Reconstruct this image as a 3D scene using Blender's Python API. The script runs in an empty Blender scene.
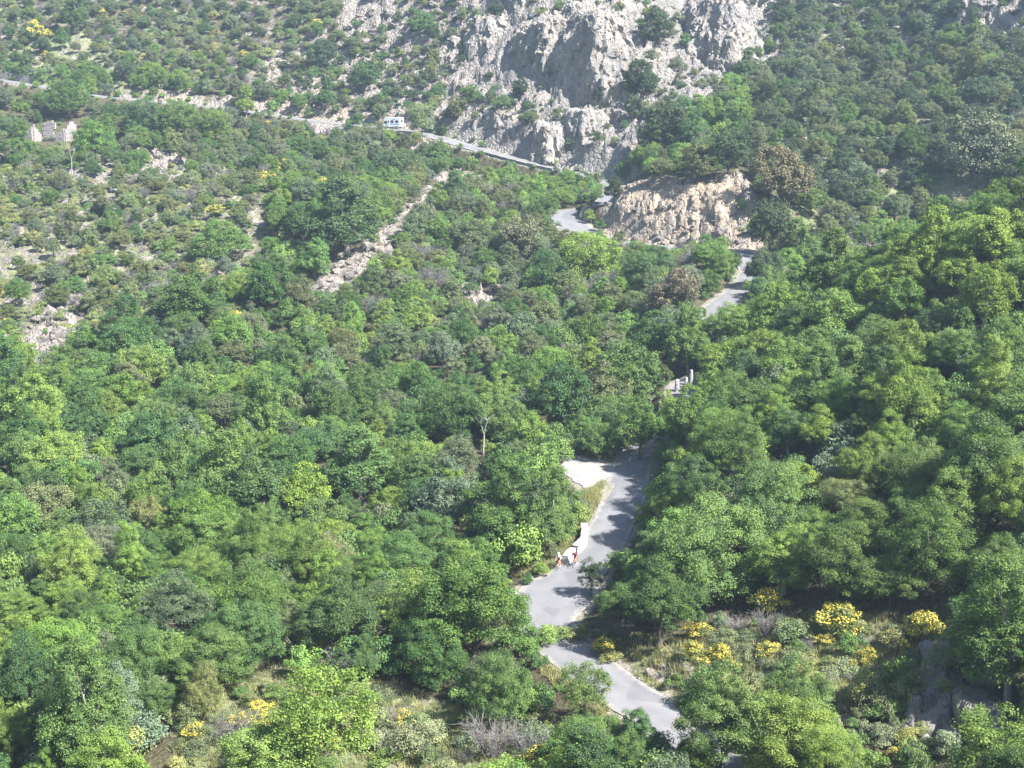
import bpy, bmesh, math, random
import numpy as np
from mathutils import Vector, Matrix
random.seed(7)
RNG = np.random.default_rng(11)
scene = bpy.context.scene
COL = scene.collection
W, H = 1024, 768
CAMZ = 60.0
PITCH = math.radians(12.0)
FPX = 512 / math.tan(math.radians(20.0))
CP, SP = math.cos(PITCH), math.sin(PITCH)

# ------------------------------------------------------------------ camera maths
def unproject(u, v, d):
    """world point seen at pixel u, v at forward depth d"""
    u = np.asarray(u, float); v = np.asarray(v, float); d = np.asarray(d, float)
    a = (u - W / 2) / FPX; b = -(v - H / 2) / FPX
    return np.stack([a * d, (CP + b * SP) * d, CAMZ + (-SP + b * CP) * d], -1)

def project(p):
    p = np.asarray(p, float)
    x, y, z = p[..., 0], p[..., 1], p[..., 2] - CAMZ
    d = y * CP - z * SP
    up = y * SP + z * CP
    dd = np.maximum(d, 1e-3)
    return W / 2 + FPX * x / dd, H / 2 - FPX * up / dd, d

# ------------------------------------------------------------------ noise
def _hash(ix, iy, iz, seed):
    h = (ix.astype(np.int64) * 374761393 + iy.astype(np.int64) * 668265263 + iz.astype(np.int64) * 2147483647 + seed * 974711) & 0xffffffff
    h = ((h ^ (h >> 13)) * 1274126177) & 0xffffffff
    h = ((h ^ (h >> 16)) * 2246822519) & 0xffffffff
    return ((h ^ (h >> 15)) & 0xffffff) / float(0xffffff)

def vnoise(p, seed=0):
    p = np.asarray(p, float)
    if p.shape[-1] == 2:
        p = np.concatenate([p, np.zeros(p.shape[:-1] + (1,))], -1)
    i = np.floor(p).astype(np.int64); f = p - i
    f = f * f * (3 - 2 * f)
    r = 0
    for dx in (0, 1):
        for dy in (0, 1):
            for dz in (0, 1):
                w = (f[..., 0] if dx else 1 - f[..., 0]) * (f[..., 1] if dy else 1 - f[..., 1]) * (f[..., 2] if dz else 1 - f[..., 2])
                r = r + w * _hash(i[..., 0] + dx, i[..., 1] + dy, i[..., 2] + dz, seed)
    return r * 2 - 1

def fbm(p, octaves=4, seed=0, ridged=False):
    p = np.asarray(p, float); a = 1.0; s = 0; t = 0
    for k in range(octaves):
        n = vnoise(p * 2 ** k, seed + k * 17)
        if ridged: n = 1 - 2 * np.abs(n)
        s = s + a * n; t += a; a *= .5
    return s / t

def facets(p, size, seed=0):
    """broken-rock relief: tilted planes meeting at joints"""
    q = np.asarray(p, float) / size; shp = q.shape[:-1]; q = q.reshape(-1, 3); i0 = np.floor(q).astype(np.int64)
    best = np.full(len(q), 1e9); val = np.zeros(len(q))
    for dx in (-1, 0, 1):
        for dy in (-1, 0, 1):
            for dz in (-1, 0, 1):
                c = i0 + np.array([dx, dy, dz]); r = [_hash(c[:, 0], c[:, 1], c[:, 2], seed + k) for k in range(7)]
                d = q - (c + np.stack(r[:3], -1)); dist = (d * d).sum(-1); m = dist < best
                v = r[3] - .5 + ((np.stack(r[4:7], -1) - .5) * d).sum(-1) * 1.5
                best = np.where(m, dist, best); val = np.where(m, v, val)
    return val.reshape(shp)

def in_poly(u, v, poly):
    inside = np.zeros(np.shape(u), bool)
    n = len(poly)
    for k in range(n):
        x0, y0 = poly[k]; x1, y1 = poly[(k + 1) % n]
        if y0 == y1: continue
        c = ((y0 > v) != (y1 > v)) & (u < (x1 - x0) * (v - y0) / (y1 - y0) + x0)
        inside ^= c
    return inside

# ------------------------------------------------------------------ terrain control points (pixel, forward distance in metres)
CTRL = [
 (-150,768,112),(0,768,108),(250,768,106),(512,768,104),(768,768,100),(1024,768,93),(1180,768,88),
 (-200,980,82),(0,980,80),(512,980,74),(1024,980,62),(1200,980,58),
 (-150,650,130),(0,650,128),(250,650,124),(400,660,121),
 (590,672,118),(668,722,110),(548,648,122),(640,690,113),(620,640,121),(660,655,117.5),(800,690,110),(980,700,101),(1100,700,96),
 (520,610,131),(550,592,134),(585,562,140),(610,530,148),(625,490,160),(632,460,172),(570,480,168),(520,590,137),
 (665,600,131),(760,610,123),(850,640,116),(960,640,109),(1100,600,106),
 (650,520,144),(700,500,142),(760,520,136),(900,500,130),(1024,480,125),(1150,450,124),
 (720,430,162),(850,400,157),(1024,350,152),(1180,330,150),
 (780,330,196),(900,270,188),(1024,215,182),(1180,160,180),
 (800,345,240),(900,300,255),(1024,270,262),(1180,230,265),
 (738,287,240),(712,305,231),(750,262,252),(742,246,262),(770,255,262),
 (690,340,212),(683,385,198),(660,420,188),(650,440,180),
 (850,210,285),(950,170,295),(1060,140,295),(1180,110,295),
 (700,246,270),(640,247,276),(600,240,284),(650,196,289),(700,186,285),(745,180,283),(690,170,294),(640,180,298),
 (565,218,303),(600,203,314),(625,196,318),(545,217,305),(600,178,345),(630,172,338),
 (740,130,328),(800,110,345),(800,40,392),(900,60,372),(1024,40,345),(1150,20,330),(1024,-40,372),(900,-30,415),(760,0,425),
 (700,90,372),(720,40,405),
 (560,300,252),(600,350,218),(500,400,202),(480,300,256),(560,255,280),(470,460,177),(400,530,156),
 (-150,600,142),(0,590,142),(150,560,150),(300,560,150),(-150,500,168),(0,490,168),(200,480,172),(350,450,182),
 (-150,400,208),(0,400,206),(200,400,206),(350,380,215),(0,330,244),(-150,320,248),(100,300,260),(200,250,284),(300,280,265),(400,240,286),
 (0,200,318),(-150,190,325),(200,180,330),(350,180,332),(460,180,338),(520,200,325),
 (540,163,356),(500,153,366),(455,140,376),(400,126,388),(345,124,393),(300,119,397),(230,108,404),(100,97,412),(0,80,424),(-150,60,438),
 (-150,0,492),(0,0,478),(150,40,448),(300,50,436),(400,60,422),(470,60,405),(350,-60,480),(100,-100,540),
 (500,100,383),(540,120,370),(560,150,360),(600,155,352),(640,150,345),(560,60,384),(600,60,380),(640,60,385),(560,-10,402),(620,-20,412),
 (512,-120,455),(760,-120,470),(1024,-140,430),(-150,-160,590),(300,-200,570),(600,-220,530),(900,-220,520),(1180,-200,480),
]
cp = np.array(CTRL, float)
P = unproject(cp[:, 0], cp[:, 1], cp[:, 2])
extra = np.array([(0,0,57.8),(-60,0,50),(60,0,62),(0,35,36),(-70,40,28),(70,40,38),(0,-40,72),(-140,60,12),(140,60,36),(-200,20,20),(200,20,60),
                  (0,60,21),(-40,60,17),(40,60,25)], float)
P = np.concatenate([P, extra], 0)

def tps_fit(xy, z, lam):
    n = len(xy); s = 100.0
    q = xy / s
    r2 = ((q[:, None] - q[None]) ** 2).sum(-1)
    K = np.where(r2 > 0, .5 * r2 * np.log(np.maximum(r2, 1e-12)), 0) + lam * np.eye(n)
    A = np.zeros((n + 3, n + 3)); A[:n, :n] = K
    A[:n, n] = 1; A[:n, n + 1:] = q; A[n, :n] = 1; A[n + 1:, :n] = q.T
    w = np.linalg.solve(A, np.concatenate([z, np.zeros(3)]))
    return q, w, s
TQ, TW, TS = tps_fit(P[:, :2], P[:, 2], 4e-4)
def tps(xy):
    out = np.empty(len(xy))
    for a in range(0, len(xy), 40000):
        q = xy[a:a + 40000] / TS
        r2 = ((q[:, None] - TQ[None]) ** 2).sum(-1)
        U = .5 * r2 * np.log(np.maximum(r2, 1e-12))
        n = len(TQ)
        out[a:a + 40000] = U @ TW[:n] + TW[n] + q @ TW[n + 1:]
    return out

# polar grid about the camera's foot
NC, NR = 760, 1060
TH0, TH1 = math.radians(-31), math.radians(31)
R0, R1 = 14.0, 680.0
th = np.linspace(TH0, TH1, NC); lr = np.linspace(math.log(R0), math.log(R1), NR)
RR, TT = np.meshgrid(np.exp(lr), th, indexing='ij')
GX = RR * np.sin(TT); GY = RR * np.cos(TT)
# evaluate the smooth surface on a coarser grid, then interpolate
cth = np.linspace(TH0, TH1, 191); clr = np.linspace(math.log(R0), math.log(R1), 266)
cr, ct = np.meshgrid(np.exp(clr), cth, indexing='ij')
CZ = tps(np.stack([(cr * np.sin(ct)).ravel(), (cr * np.cos(ct)).ravel()], -1)).reshape(cr.shape)
def _bil(Z, x, y, n_r, n_c):
    r = np.hypot(x, y); t = np.arctan2(x, y)
    fr = np.clip((np.log(np.maximum(r, R0)) - math.log(R0)) / (math.log(R1) - math.log(R0)) * (n_r - 1), 0, n_r - 1.001)
    fc = np.clip((t - TH0) / (TH1 - TH0) * (n_c - 1), 0, n_c - 1.001)
    i = fr.astype(int); j = fc.astype(int); a = fr - i; b = fc - j
    return (Z[i, j] * (1 - a) * (1 - b) + Z[i + 1, j] * a * (1 - b) + Z[i, j + 1] * (1 - a) * b + Z[i + 1, j + 1] * a * b)
GZ = _bil(CZ, GX, GY, 266, 191)
def height(x, y): return _bil(GZ, np.asarray(x, float), np.asarray(y, float), NR, NC)

def raycast(u, v, lo=40.0, hi=640.0, step=.006):
    """forward distance at which the pixel ray meets the ground"""
    u = np.atleast_1d(np.asarray(u, float)); v = np.atleast_1d(np.asarray(v, float))
    d = np.full(u.shape, lo); out = np.full(u.shape, hi); done = np.zeros(u.shape, bool); prev = d.copy()
    while (~done).any() and d.min() < hi:
        p = unproject(u, v, d)
        under = (p[..., 2] < height(p[..., 0], p[..., 1])) & ~done
        if under.any():
            a = prev[under].copy(); b = d[under].copy(); uu = u[under]; vv = v[under]
            for _ in range(14):
                m = (a + b) / 2; q = unproject(uu, vv, m)
                s = q[..., 2] < height(q[..., 0], q[..., 1])
                b = np.where(s, m, b); a = np.where(s, a, m)
            out[under] = (a + b) / 2
            done |= under
        prev = d.copy(); d = d * (1 + step)
        if d.min() > hi: break
    return out
def ground_at(u, v):
    d = raycast(u, v); p = unproject(np.atleast_1d(u), np.atleast_1d(v), d)
    return p

# ------------------------------------------------------------------ road
ROAD_PIX_FAR = [(-120,64),(-60,71),(0,80),(45,87),(100,97),(165,103),(230,109),(300,119),(345,125),(400,129),(430,135),(455,143),(500,156),(540,166),(575,174),(602,180)]
ROAD_PIX_LOOP = [(624,188),(608,202),(585,208),(568,214),(566,222),(580,231),(602,239),(640,246),(690,250),(728,249),(746,251),(752,262),(754,276),(741,292),(716,309),(710,320),(724,334),(736,350),(722,368),(694,384),(684,392),(694,410),(688,428),(662,444)]
ROAD_PIX_NEAR = [(637,455),(629,472),(627,495),(614,522),(600,545),(580,572),(558,592),(546,610),(545,628),(560,646),(592,670),(630,696),(668,722),(700,748),(730,790),(770,850)]
def chaikin(p, n):
    for _ in range(n):
        q = [p[0]]
        for a, b in zip(p[:-1], p[1:]): q += [a * .75 + b * .25, a * .25 + b * .75]
        q.append(p[-1]); p = q
    return p
pix = np.array(ROAD_PIX_FAR + ROAD_PIX_LOOP + ROAD_PIX_NEAR, float)
# fixed distances keep the road a gentle grade
rd_pts = []
for (u, v) in pix:
    d = raycast([u], [v])[0]
    rd_pts.append(unproject(u, v, d))
rd = np.array(chaikin([np.array(q) for q in rd_pts], 3))
def resample(p, step):
    s = np.concatenate([[0], np.cumsum(np.linalg.norm(np.diff(p[:, :2], axis=0), axis=1))])
    t = np.arange(0, s[-1], step)
    return np.stack([np.interp(t, s, p[:, k]) for k in range(3)], -1)
rd = resample(rd, 0.6)
def smooth(a, n):
    k = np.ones(n) / n
    return np.convolve(np.pad(a, (n // 2, n - 1 - n // 2), mode='edge'), k, 'valid')
rd[:, 2] = smooth(smooth(rd[:, 2], 15), 15)
rd[:, 0] = smooth(rd[:, 0], 5); rd[:, 1] = smooth(rd[:, 1], 5)
ROAD = rd
ROAD_HALF = np.interp(ROAD[:, 1], [100, 150, 200, 300, 340], [2.45, 2.3, 2.4, 2.9, 3.3])
_ru, _rv, _ = project(ROAD)
for (a, b, sp_, wd) in ((556, 594, 26, 1.5), (568, 215, 22, 1.6)):      # both hairpins are laid wider
    ROAD_HALF = ROAD_HALF + wd * np.exp(-(((_ru - a) / sp_) ** 2 + ((_rv - b) / (sp_ * .8)) ** 2))
# lay-by (gravel) polygon on the ground
LAYBY_PIX = [(557,466),(575,463),(600,462),(618,461),(618,474),(606,481),(596,488),(588,497),(570,494),(560,484)]

def road_distance(x, y):
    x = np.asarray(x, float).ravel(); y = np.asarray(y, float).ravel()
    best = np.full(x.shape, 1e9); idx = np.zeros(x.shape, int)
    R = ROAD[::2]
    # only test points near the road's bounding cells
    for a in range(0, len(x), 20000):
        dx = x[a:a + 20000, None] - R[None, :, 0]; dy = y[a:a + 20000, None] - R[None, :, 1]
        d2 = dx * dx + dy * dy
        k = d2.argmin(1); idx[a:a + 20000] = k * 2; best[a:a + 20000] = np.sqrt(d2[np.arange(len(k)), k])
    return best, idx
_bd, _bi = road_distance(cr * np.sin(ct), cr * np.cos(ct))
near = _bil(_bd.reshape(cr.shape), GX, GY, 266, 191) < 14
RD = np.full(GX.shape, 99.0); RI = np.zeros(GX.shape, int)
dd_, ii_ = road_distance(GX[near], GY[near]); RD[near] = dd_; RI[near] = ii_
def sstep(a, b, x):
    t = np.clip((x - a) / (b - a), 0, 1); return t * t * (3 - 2 * t)
# ------------------------------------------------------------------ surface masks, laid on the ground where each patch lies
GU, GV, GD = project(np.stack([GX, GY, GZ], -1))
wob = np.stack([GX, GY], -1)
w1 = fbm(wob / 9, 3, 5); w2 = fbm(wob / 9, 3, 25)
pxm = FPX / np.maximum(GD, 30)
GUw = GU + w1 * 2.6 * pxm; GVw = GV + w2 * 1.3 * pxm
def paint(poly, u=None, v=None): return in_poly(GUw, GVw, poly)
ROCK_ZONES = [
 ([(455,-60),(640,-60),(650,60),(650,170),(600,178),(455,138),(430,110),(470,60)], .95, .15),
 ([(640,-60),(790,-60),(780,45),(742,70),(705,110),(640,118)], .85, .12),
 ([(345,-60),(460,-60),(480,80),(450,122),(345,118),(290,110),(330,50)], .72, .30),
 ([(225,80),(330,20),(345,70),(300,110)], .55, .35),
 ([(604,196),(645,182),(748,178),(758,243),(690,250),(600,240),(592,222)], 1.0, .75),
 ([(-20,78),(100,88),(220,96),(330,105),(348,112),(346,124),(300,119),(220,108),(100,97),(-20,86)], .9, .8),
 ([(300,118),(348,120),(350,134),(316,132)], .9, .5),
 ([(372,112),(425,122),(450,136),(420,150),(396,140)], .75, .5),
 ([(308,296),(330,268),(385,225),(402,205),(430,178),(500,165),(520,178),(470,195),(420,225),(408,245),(385,262),(345,300),(316,308)], .58, .35),
 ([(60,290),(98,280),(104,300),(80,330),(56,362),(8,366),(-30,350),(30,330)], .72, .2),
 ([(120,230),(160,226),(165,300),(120,310)], .35, .3),
 ([(463,278),(492,288),(498,306),(474,310)], 1.0, .6),
 ([(505,260),(530,290),(520,310),(500,300)], .5, .4),
 ([(115,148),(185,152),(190,170),(140,172),(112,166)], .85, .8),
 ([(60,168),(110,160),(112,186),(90,192),(40,185)], .6, .3),
 ([(960,34),(985,-20),(1120,-20),(1120,30),(1040,60),(980,45)], .95, .2),
 ([(872,82),(880,92),(848,118),(830,128),(832,114)], 1, .3),
 ([(770,112),(794,100),(780,124),(766,124)], 1, .3),
 ([(800,140),(840,134),(836,150),(806,154)], .8, .3),
 ([(870,30),(910,40),(900,60),(860,60)], .7, .3),
 ([(780,-20),(880,-20),(850,20),(800,30)], .6, .3),
 ([(922,650),(965,655),(1006,742),(960,760),(900,735),(884,712)], .9, .15),
 ([(632,664),(660,660),(700,675),(690,690),(645,682)], .75, .4),
 ([(820,690),(850,700),(860,760),(815,770)], .45, .3),
 ([(975,716),(1060,700),(1060,780),(975,760)], .7, .55),
 ([(730,228),(760,222),(760,262),(735,262)], .7, .6),
 ([(-60,150),(130,150),(270,180),(280,250),(200,330),(110,370),(-60,370)], .42, .3), ([(-60,-60),(335,-60),(300,60),(180,80),(-60,60)], .36, .25), ([(770,-60),(1100,-60),(1100,120),(900,180),(780,200)], .40, .3),
]
GRASS_ZONES = [
 ([(760,-60),(1150,-60),(1150,150),(1000,190),(780,240)], .6),
 ([(-60,10),(70,10),(150,60),(200,95),(-60,84)], .9),
 ([(-60,150),(130,150),(280,180),(300,250),(200,330),(110,370),(-60,370)], .55),
 ([(496,545),(560,530),(582,520),(588,545),(555,572),(512,578)], 1.0),
 ([(590,478),(616,480),(614,500),(602,520),(585,536),(570,520)], 1.0),
 ([(555,458),(640,440),(650,452),(610,462)], .8),
 ([(590,632),(680,640),(760,620),(860,610),(950,630),(900,720),(700,700)], .55),
 ([(180,690),(330,640),(430,700),(560,730),(540,820),(160,820)], .9),
 ([(520,610),(550,640),(620,700),(600,720),(500,640)], .8),
 ([(560,640),(660,684),(664,692),(560,650)], 1),
]
ROCK = np.zeros(GX.shape); ORANGE = np.zeros(GX.shape); GRASS = np.full(GX.shape, .15)
for poly, a, o in ROCK_ZONES:
    m = paint(poly); ROCK[m] = np.maximum(ROCK[m], a); ORANGE[m] = o
for poly, a in GRASS_ZONES:
    m = paint(poly); GRASS[m] = np.maximum(GRASS[m], a)
def blur(A, n):
    for ax in (0, 1):
        B = np.zeros_like(A)
        for k in range(-n, n + 1): B += np.roll(A, k, ax)
        A = B / (2 * n + 1)
    return A
ROCK = blur(ROCK, 2); ORANGE = blur(ORANGE, 4); GRASS = blur(GRASS, 3)
# relief: rocky ground is rough
p3 = np.stack([GX, GY, GZ], -1)
steep = fbm(p3 / np.array([5, 5, 9.]), 5, 3, True)
soft = fbm(p3[..., :2] / 14, 4, 9)
RD = np.maximum(RD - (ROAD_HALF[RI] - 2.4).clip(0, 2), 0)
away = sstep(3.0, 7.5, RD)
chunk = fbm(p3 / np.array([2.3, 2.3, 3.5]), 3, 41, True)
rm = ROCK > .02
fac = np.zeros(GX.shape); pw = p3[rm] + 1.2 * np.stack([vnoise(p3[rm] / 2.5, 51), vnoise(p3[rm] / 2.5, 52), vnoise(p3[rm] / 2.5, 53)], -1)
fac[rm] = facets(pw / np.array([1, 1, 1.4]), 4.2, 7) * 2.2 + facets(pw, 1.7, 8) * .9
GZ = GZ + away * (soft * .8 + ROCK * (steep * 1.5 + fac + chunk * .5 + fbm(p3 / 1.3, 3, 31) * .4))
# level the bed of the road
bed = ROAD[RI, 2]
k = 1 - sstep(3.1, 6.5, RD)
GZ = np.where(RD < 20, GZ * (1 - k) + (bed - .05) * k, GZ)
# the upper road past the crag is carried on a retaining wall: the ground drops on its valley side
drop_i = np.nonzero((ROAD[:, 1] > 330) & (project(ROAD)[0] > 440) & (project(ROAD)[0] < 572))[0]
on = np.isin(RI, drop_i) & (RD < 18) & (GY < ROAD[RI, 1])
GZ = GZ - np.where(on, 2.0 * sstep(3.3, 4.1, RD) * (1 - sstep(9, 16, RD)), 0)
LAY = ground_at([p[0] for p in LAYBY_PIX], [p[1] for p in LAYBY_PIX])
LAYZ = float(ROAD[np.argmin(np.hypot(ROAD[:, 0] - LAY[:, 0].mean(), ROAD[:, 1] - LAY[:, 1].mean())), 2])
def pip_xy(x, y, poly): return in_poly(x, y, [(a, b) for a, b in poly])
lay_poly = [(a[0], a[1]) for a in LAY]
lm = pip_xy(GX, GY, lay_poly).astype(float)
lm = blur(lm, 8)
GZ = GZ * (1 - np.clip(lm * 5, 0, 1)) + (LAYZ - .06) * np.clip(lm * 5, 0, 1)
GRAVEL = np.clip((1 - sstep(2.2, 4.2, RD)) + lm * 1.5, 0, 1)
# ------------------------------------------------------------------ materials
def new_mat(name):
    m = bpy.data.materials.new(name); m.use_nodes = True
    nt = m.node_tree; nt.nodes.clear()
    out = nt.nodes.new('ShaderNodeOutputMaterial')
    return m, nt, out
def N(nt, kind, **kw):
    n = nt.nodes.new(kind)
    for k, v in kw.items():
        if k in n.inputs: n.inputs[k].default_value = v
        else: setattr(n, k, v)
    return n
def L(nt, a, b): nt.links.new(a, b)
def mixc(nt, fac, a, b, mode='MIX'):
    n = nt.nodes.new('ShaderNodeMix'); n.data_type = 'RGBA'; n.blend_type = mode
    for sock, val in ((n.inputs[0], fac), (n.inputs[6], a), (n.inputs[7], b)):
        if hasattr(val, 'is_linked') or isinstance(val, bpy.types.NodeSocket): L(nt, val, sock)
        elif isinstance(val, (int, float)): sock.default_value = val
        else: sock.default_value = (*val, 1)[:4]
    return n.outputs[2]
def math_(nt, op, a, b=None, c=None, clamp=False):
    n = nt.nodes.new('ShaderNodeMath'); n.operation = op; n.use_clamp = clamp
    for i, v in enumerate((a, b, c)):
        if v is None: continue
        if isinstance(v, bpy.types.NodeSocket): L(nt, v, n.inputs[i])
        else: n.inputs[i].default_value = v
    return n.outputs[0]
def ramp(nt, fac, stops):
    n = nt.nodes.new('ShaderNodeValToRGB')
    el = n.color_ramp.elements
    while len(el) < len(stops): el.new(.5)
    for e, (p, c) in zip(el, stops): e.position = p; e.color = (*c, 1) if len(c) == 3 else c
    L(nt, fac, n.inputs[0]); return n.outputs[0]
def noise(nt, scale, detail=4, rough=.6, vec=None, dist=0):
    n = N(nt, 'ShaderNodeTexNoise'); n.inputs['Scale'].default_value = scale; n.inputs['Detail'].default_value = detail
    n.inputs['Roughness'].default_value = rough; n.inputs['Distortion'].default_value = dist
    if vec is not None: L(nt, vec, n.inputs['Vector'])
    return n.outputs['Fac']
def coord(nt, scale=(1, 1, 1), which='Object'):
    t = N(nt, 'ShaderNodeTexCoord'); m = N(nt, 'ShaderNodeMapping'); m.inputs['Scale'].default_value = scale
    L(nt, t.outputs[which], m.inputs['Vector']); return m.outputs['Vector']
def geo_pos(nt, scale=(1, 1, 1)):
    t = N(nt, 'ShaderNodeNewGeometry'); m = N(nt, 'ShaderNodeMapping'); m.inputs['Scale'].default_value = scale
    L(nt, t.outputs['Position'], m.inputs['Vector']); return m.outputs['Vector']
def bsdf(nt, out, color, rough=.9, spec=.2, bump=None, strength=.5, dist=.1):
    b = N(nt, 'ShaderNodeBsdfPrincipled'); b.inputs['Roughness'].default_value = rough
    b.inputs['Specular IOR Level'].default_value = spec
    if isinstance(color, bpy.types.NodeSocket): L(nt, color, b.inputs['Base Color'])
    else: b.inputs['Base Color'].default_value = (*color, 1)
    if bump is not None:
        k = N(nt, 'ShaderNodeBump'); k.inputs['Strength'].default_value = strength; k.inputs['Distance'].default_value = dist
        L(nt, bump, k.inputs['Height']); L(nt, k.outputs[0], b.inputs['Normal'])
    L(nt, b.outputs[0], out.inputs['Surface']); return b

def plain(name, color, rough=.6, spec=.3, vary=.12, metallic=0):
    m, nt, out = new_mat(name)
    n = noise(nt, 9, 3, .6, coord(nt))
    c = mixc(nt, n, tuple(x * (1 - vary) for x in color), tuple(min(1, x * (1 + vary)) for x in color))
    b = bsdf(nt, out, c, rough, spec); b.inputs['Metallic'].default_value = metallic
    return m

def rock_colour(nt, pos, orange):
    """pale limestone: grey-white faces, ochre streaks, dark lichen patches and painted crevice shade"""
    n1 = noise(nt, .16, 6, .62, pos); n2 = noise(nt, .9, 5, .65, pos, .6)
    base = ramp(nt, n1, [(.28, (.145, .14, .136)), (.5, (.24, .227, .215)), (.7, (.315, .296, .275))])
    base = mixc(nt, math_(nt, 'MULTIPLY', ramp(nt, n2, [(.32, (1, 1, 1)), (.5, (0, 0, 0))]), .6), base, (.085, .082, .078))
    och = ramp(nt, noise(nt, .35, 4, .6, pos, .5), [(.35, (.345, .28, .21)), (.65, (.395, .295, .20))])
    mp = N(nt, 'ShaderNodeMapping'); mp.inputs['Scale'].default_value = (1, 1, .4); L(nt, pos, mp.inputs['Vector'])
    st = noise(nt, 1.3, 5, .7, mp.outputs['Vector'], 1.2)  # upright streaks, painted dark as the shade in crevices
    c = mixc(nt, orange, base, och)
    return mixc(nt, math_(nt, 'MULTIPLY', ramp(nt, st, [(.37, (1, 1, 1)), (.45, (0, 0, 0))]), .7), c, (.075, .072, .066)), n2

def make_ground():
    m, nt, out = new_mat('hillside_ground')
    pos = geo_pos(nt)
    A = lambda nm: N(nt, 'ShaderNodeAttribute', attribute_name=nm).outputs['Fac']
    rock, grass, orange, gravel = A('rock'), A('grass'), A('orange'), A('gravel')
    n_big = noise(nt, .09, 5, .6, pos); n_mid = noise(nt, .5, 5, .65, pos); n_fine = noise(nt, 2.6, 5, .7, pos)
    litter = ramp(nt, n_fine, [(.3, (.055, .045, .03)), (.55, (.095, .088, .05)), (.75, (.17, .155, .10))])
    green = ramp(nt, n_mid, [(.3, (.085, .12, .045)), (.5, (.16, .195, .085)), (.68, (.28, .285, .16))])
    pale = ramp(nt, n_fine, [(.3, (.17, .17, .10)), (.7, (.27, .255, .17))])
    green = mixc(nt, ramp(nt, n_big, [(.42, (0, 0, 0)), (.58, (1, 1, 1))]), green, pale)
    g = math_(nt, 'ADD', grass, math_(nt, 'MULTIPLY_ADD', n_mid, 1.2, -.6))
    soil = mixc(nt, ramp(nt, g, [(.35, (0, 0, 0)), (.6, (1, 1, 1))]), litter, green)
    rc, rn = rock_colour(nt, pos, math_(nt, 'MULTIPLY', orange, ramp(nt, n_mid, [(.3, (.25, .25, .25)), (.6, (1, 1, 1))])))
    rmask = math_(nt, 'ADD', rock, math_(nt, 'MULTIPLY_ADD', noise(nt, .55, 6, .68, pos), 2.0, -1.0))
    rk = ramp(nt, rmask, [(.36, (0, 0, 0)), (.5, (1, 1, 1))])
    c = mixc(nt, rk, soil, rc)
    gr = ramp(nt, n_fine, [(.3, (.18, .165, .13)), (.7, (.31, .285, .235))])
    gk = ramp(nt, math_(nt, 'ADD', gravel, math_(nt, 'MULTIPLY_ADD', n_mid, .8, -.4)), [(.45, (0, 0, 0)), (.6, (1, 1, 1))])
    c = mixc(nt, gk, c, gr)
    vo = N(nt, 'ShaderNodeTexVoronoi', feature='DISTANCE_TO_EDGE'); vo.inputs['Scale'].default_value = .75; L(nt, pos, vo.inputs['Vector'])
    h = math_(nt, 'ADD', math_(nt, 'ADD', n_fine, math_(nt, 'MULTIPLY', rn, 2.0)), math_(nt, 'MULTIPLY', math_(nt, 'MINIMUM', vo.outputs['Distance'], .25), math_(nt, 'MULTIPLY', rk, 5.0)))
    bsdf(nt, out, c, .95, .1, h, .9, .35)
    return m

def make_rock(name, orange=.15, scale=1.0):
    m, nt, out = new_mat(name)
    pos = geo_pos(nt, (scale, scale, scale * .6))
    n = ramp(nt, noise(nt, .22, 4, .6, pos), [(.45, (0, 0, 0)), (.7, (1, 1, 1))])
    c, rn = rock_colour(nt, pos, math_(nt, 'MULTIPLY_ADD', n, .5 * (1 - orange), orange))
    fine = noise(nt, 3.5, 5, .7, pos)
    vor = N(nt, 'ShaderNodeTexVoronoi', feature='DISTANCE_TO_EDGE'); vor.inputs['Scale'].default_value = .55; L(nt, pos, vor.inputs['Vector'])
    crack = ramp(nt, vor.outputs['Distance'], [(0, (0, 0, 0)), (.05, (1, 1, 1))])
    bsdf(nt, out, c, .92, .15, math_(nt, 'ADD', math_(nt, 'ADD', math_(nt, 'MULTIPLY', fine, .6), math_(nt, 'MULTIPLY', rn, 1.6)), math_(nt, 'MULTIPLY', crack, .15)), .9, .35)
    return m

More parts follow.
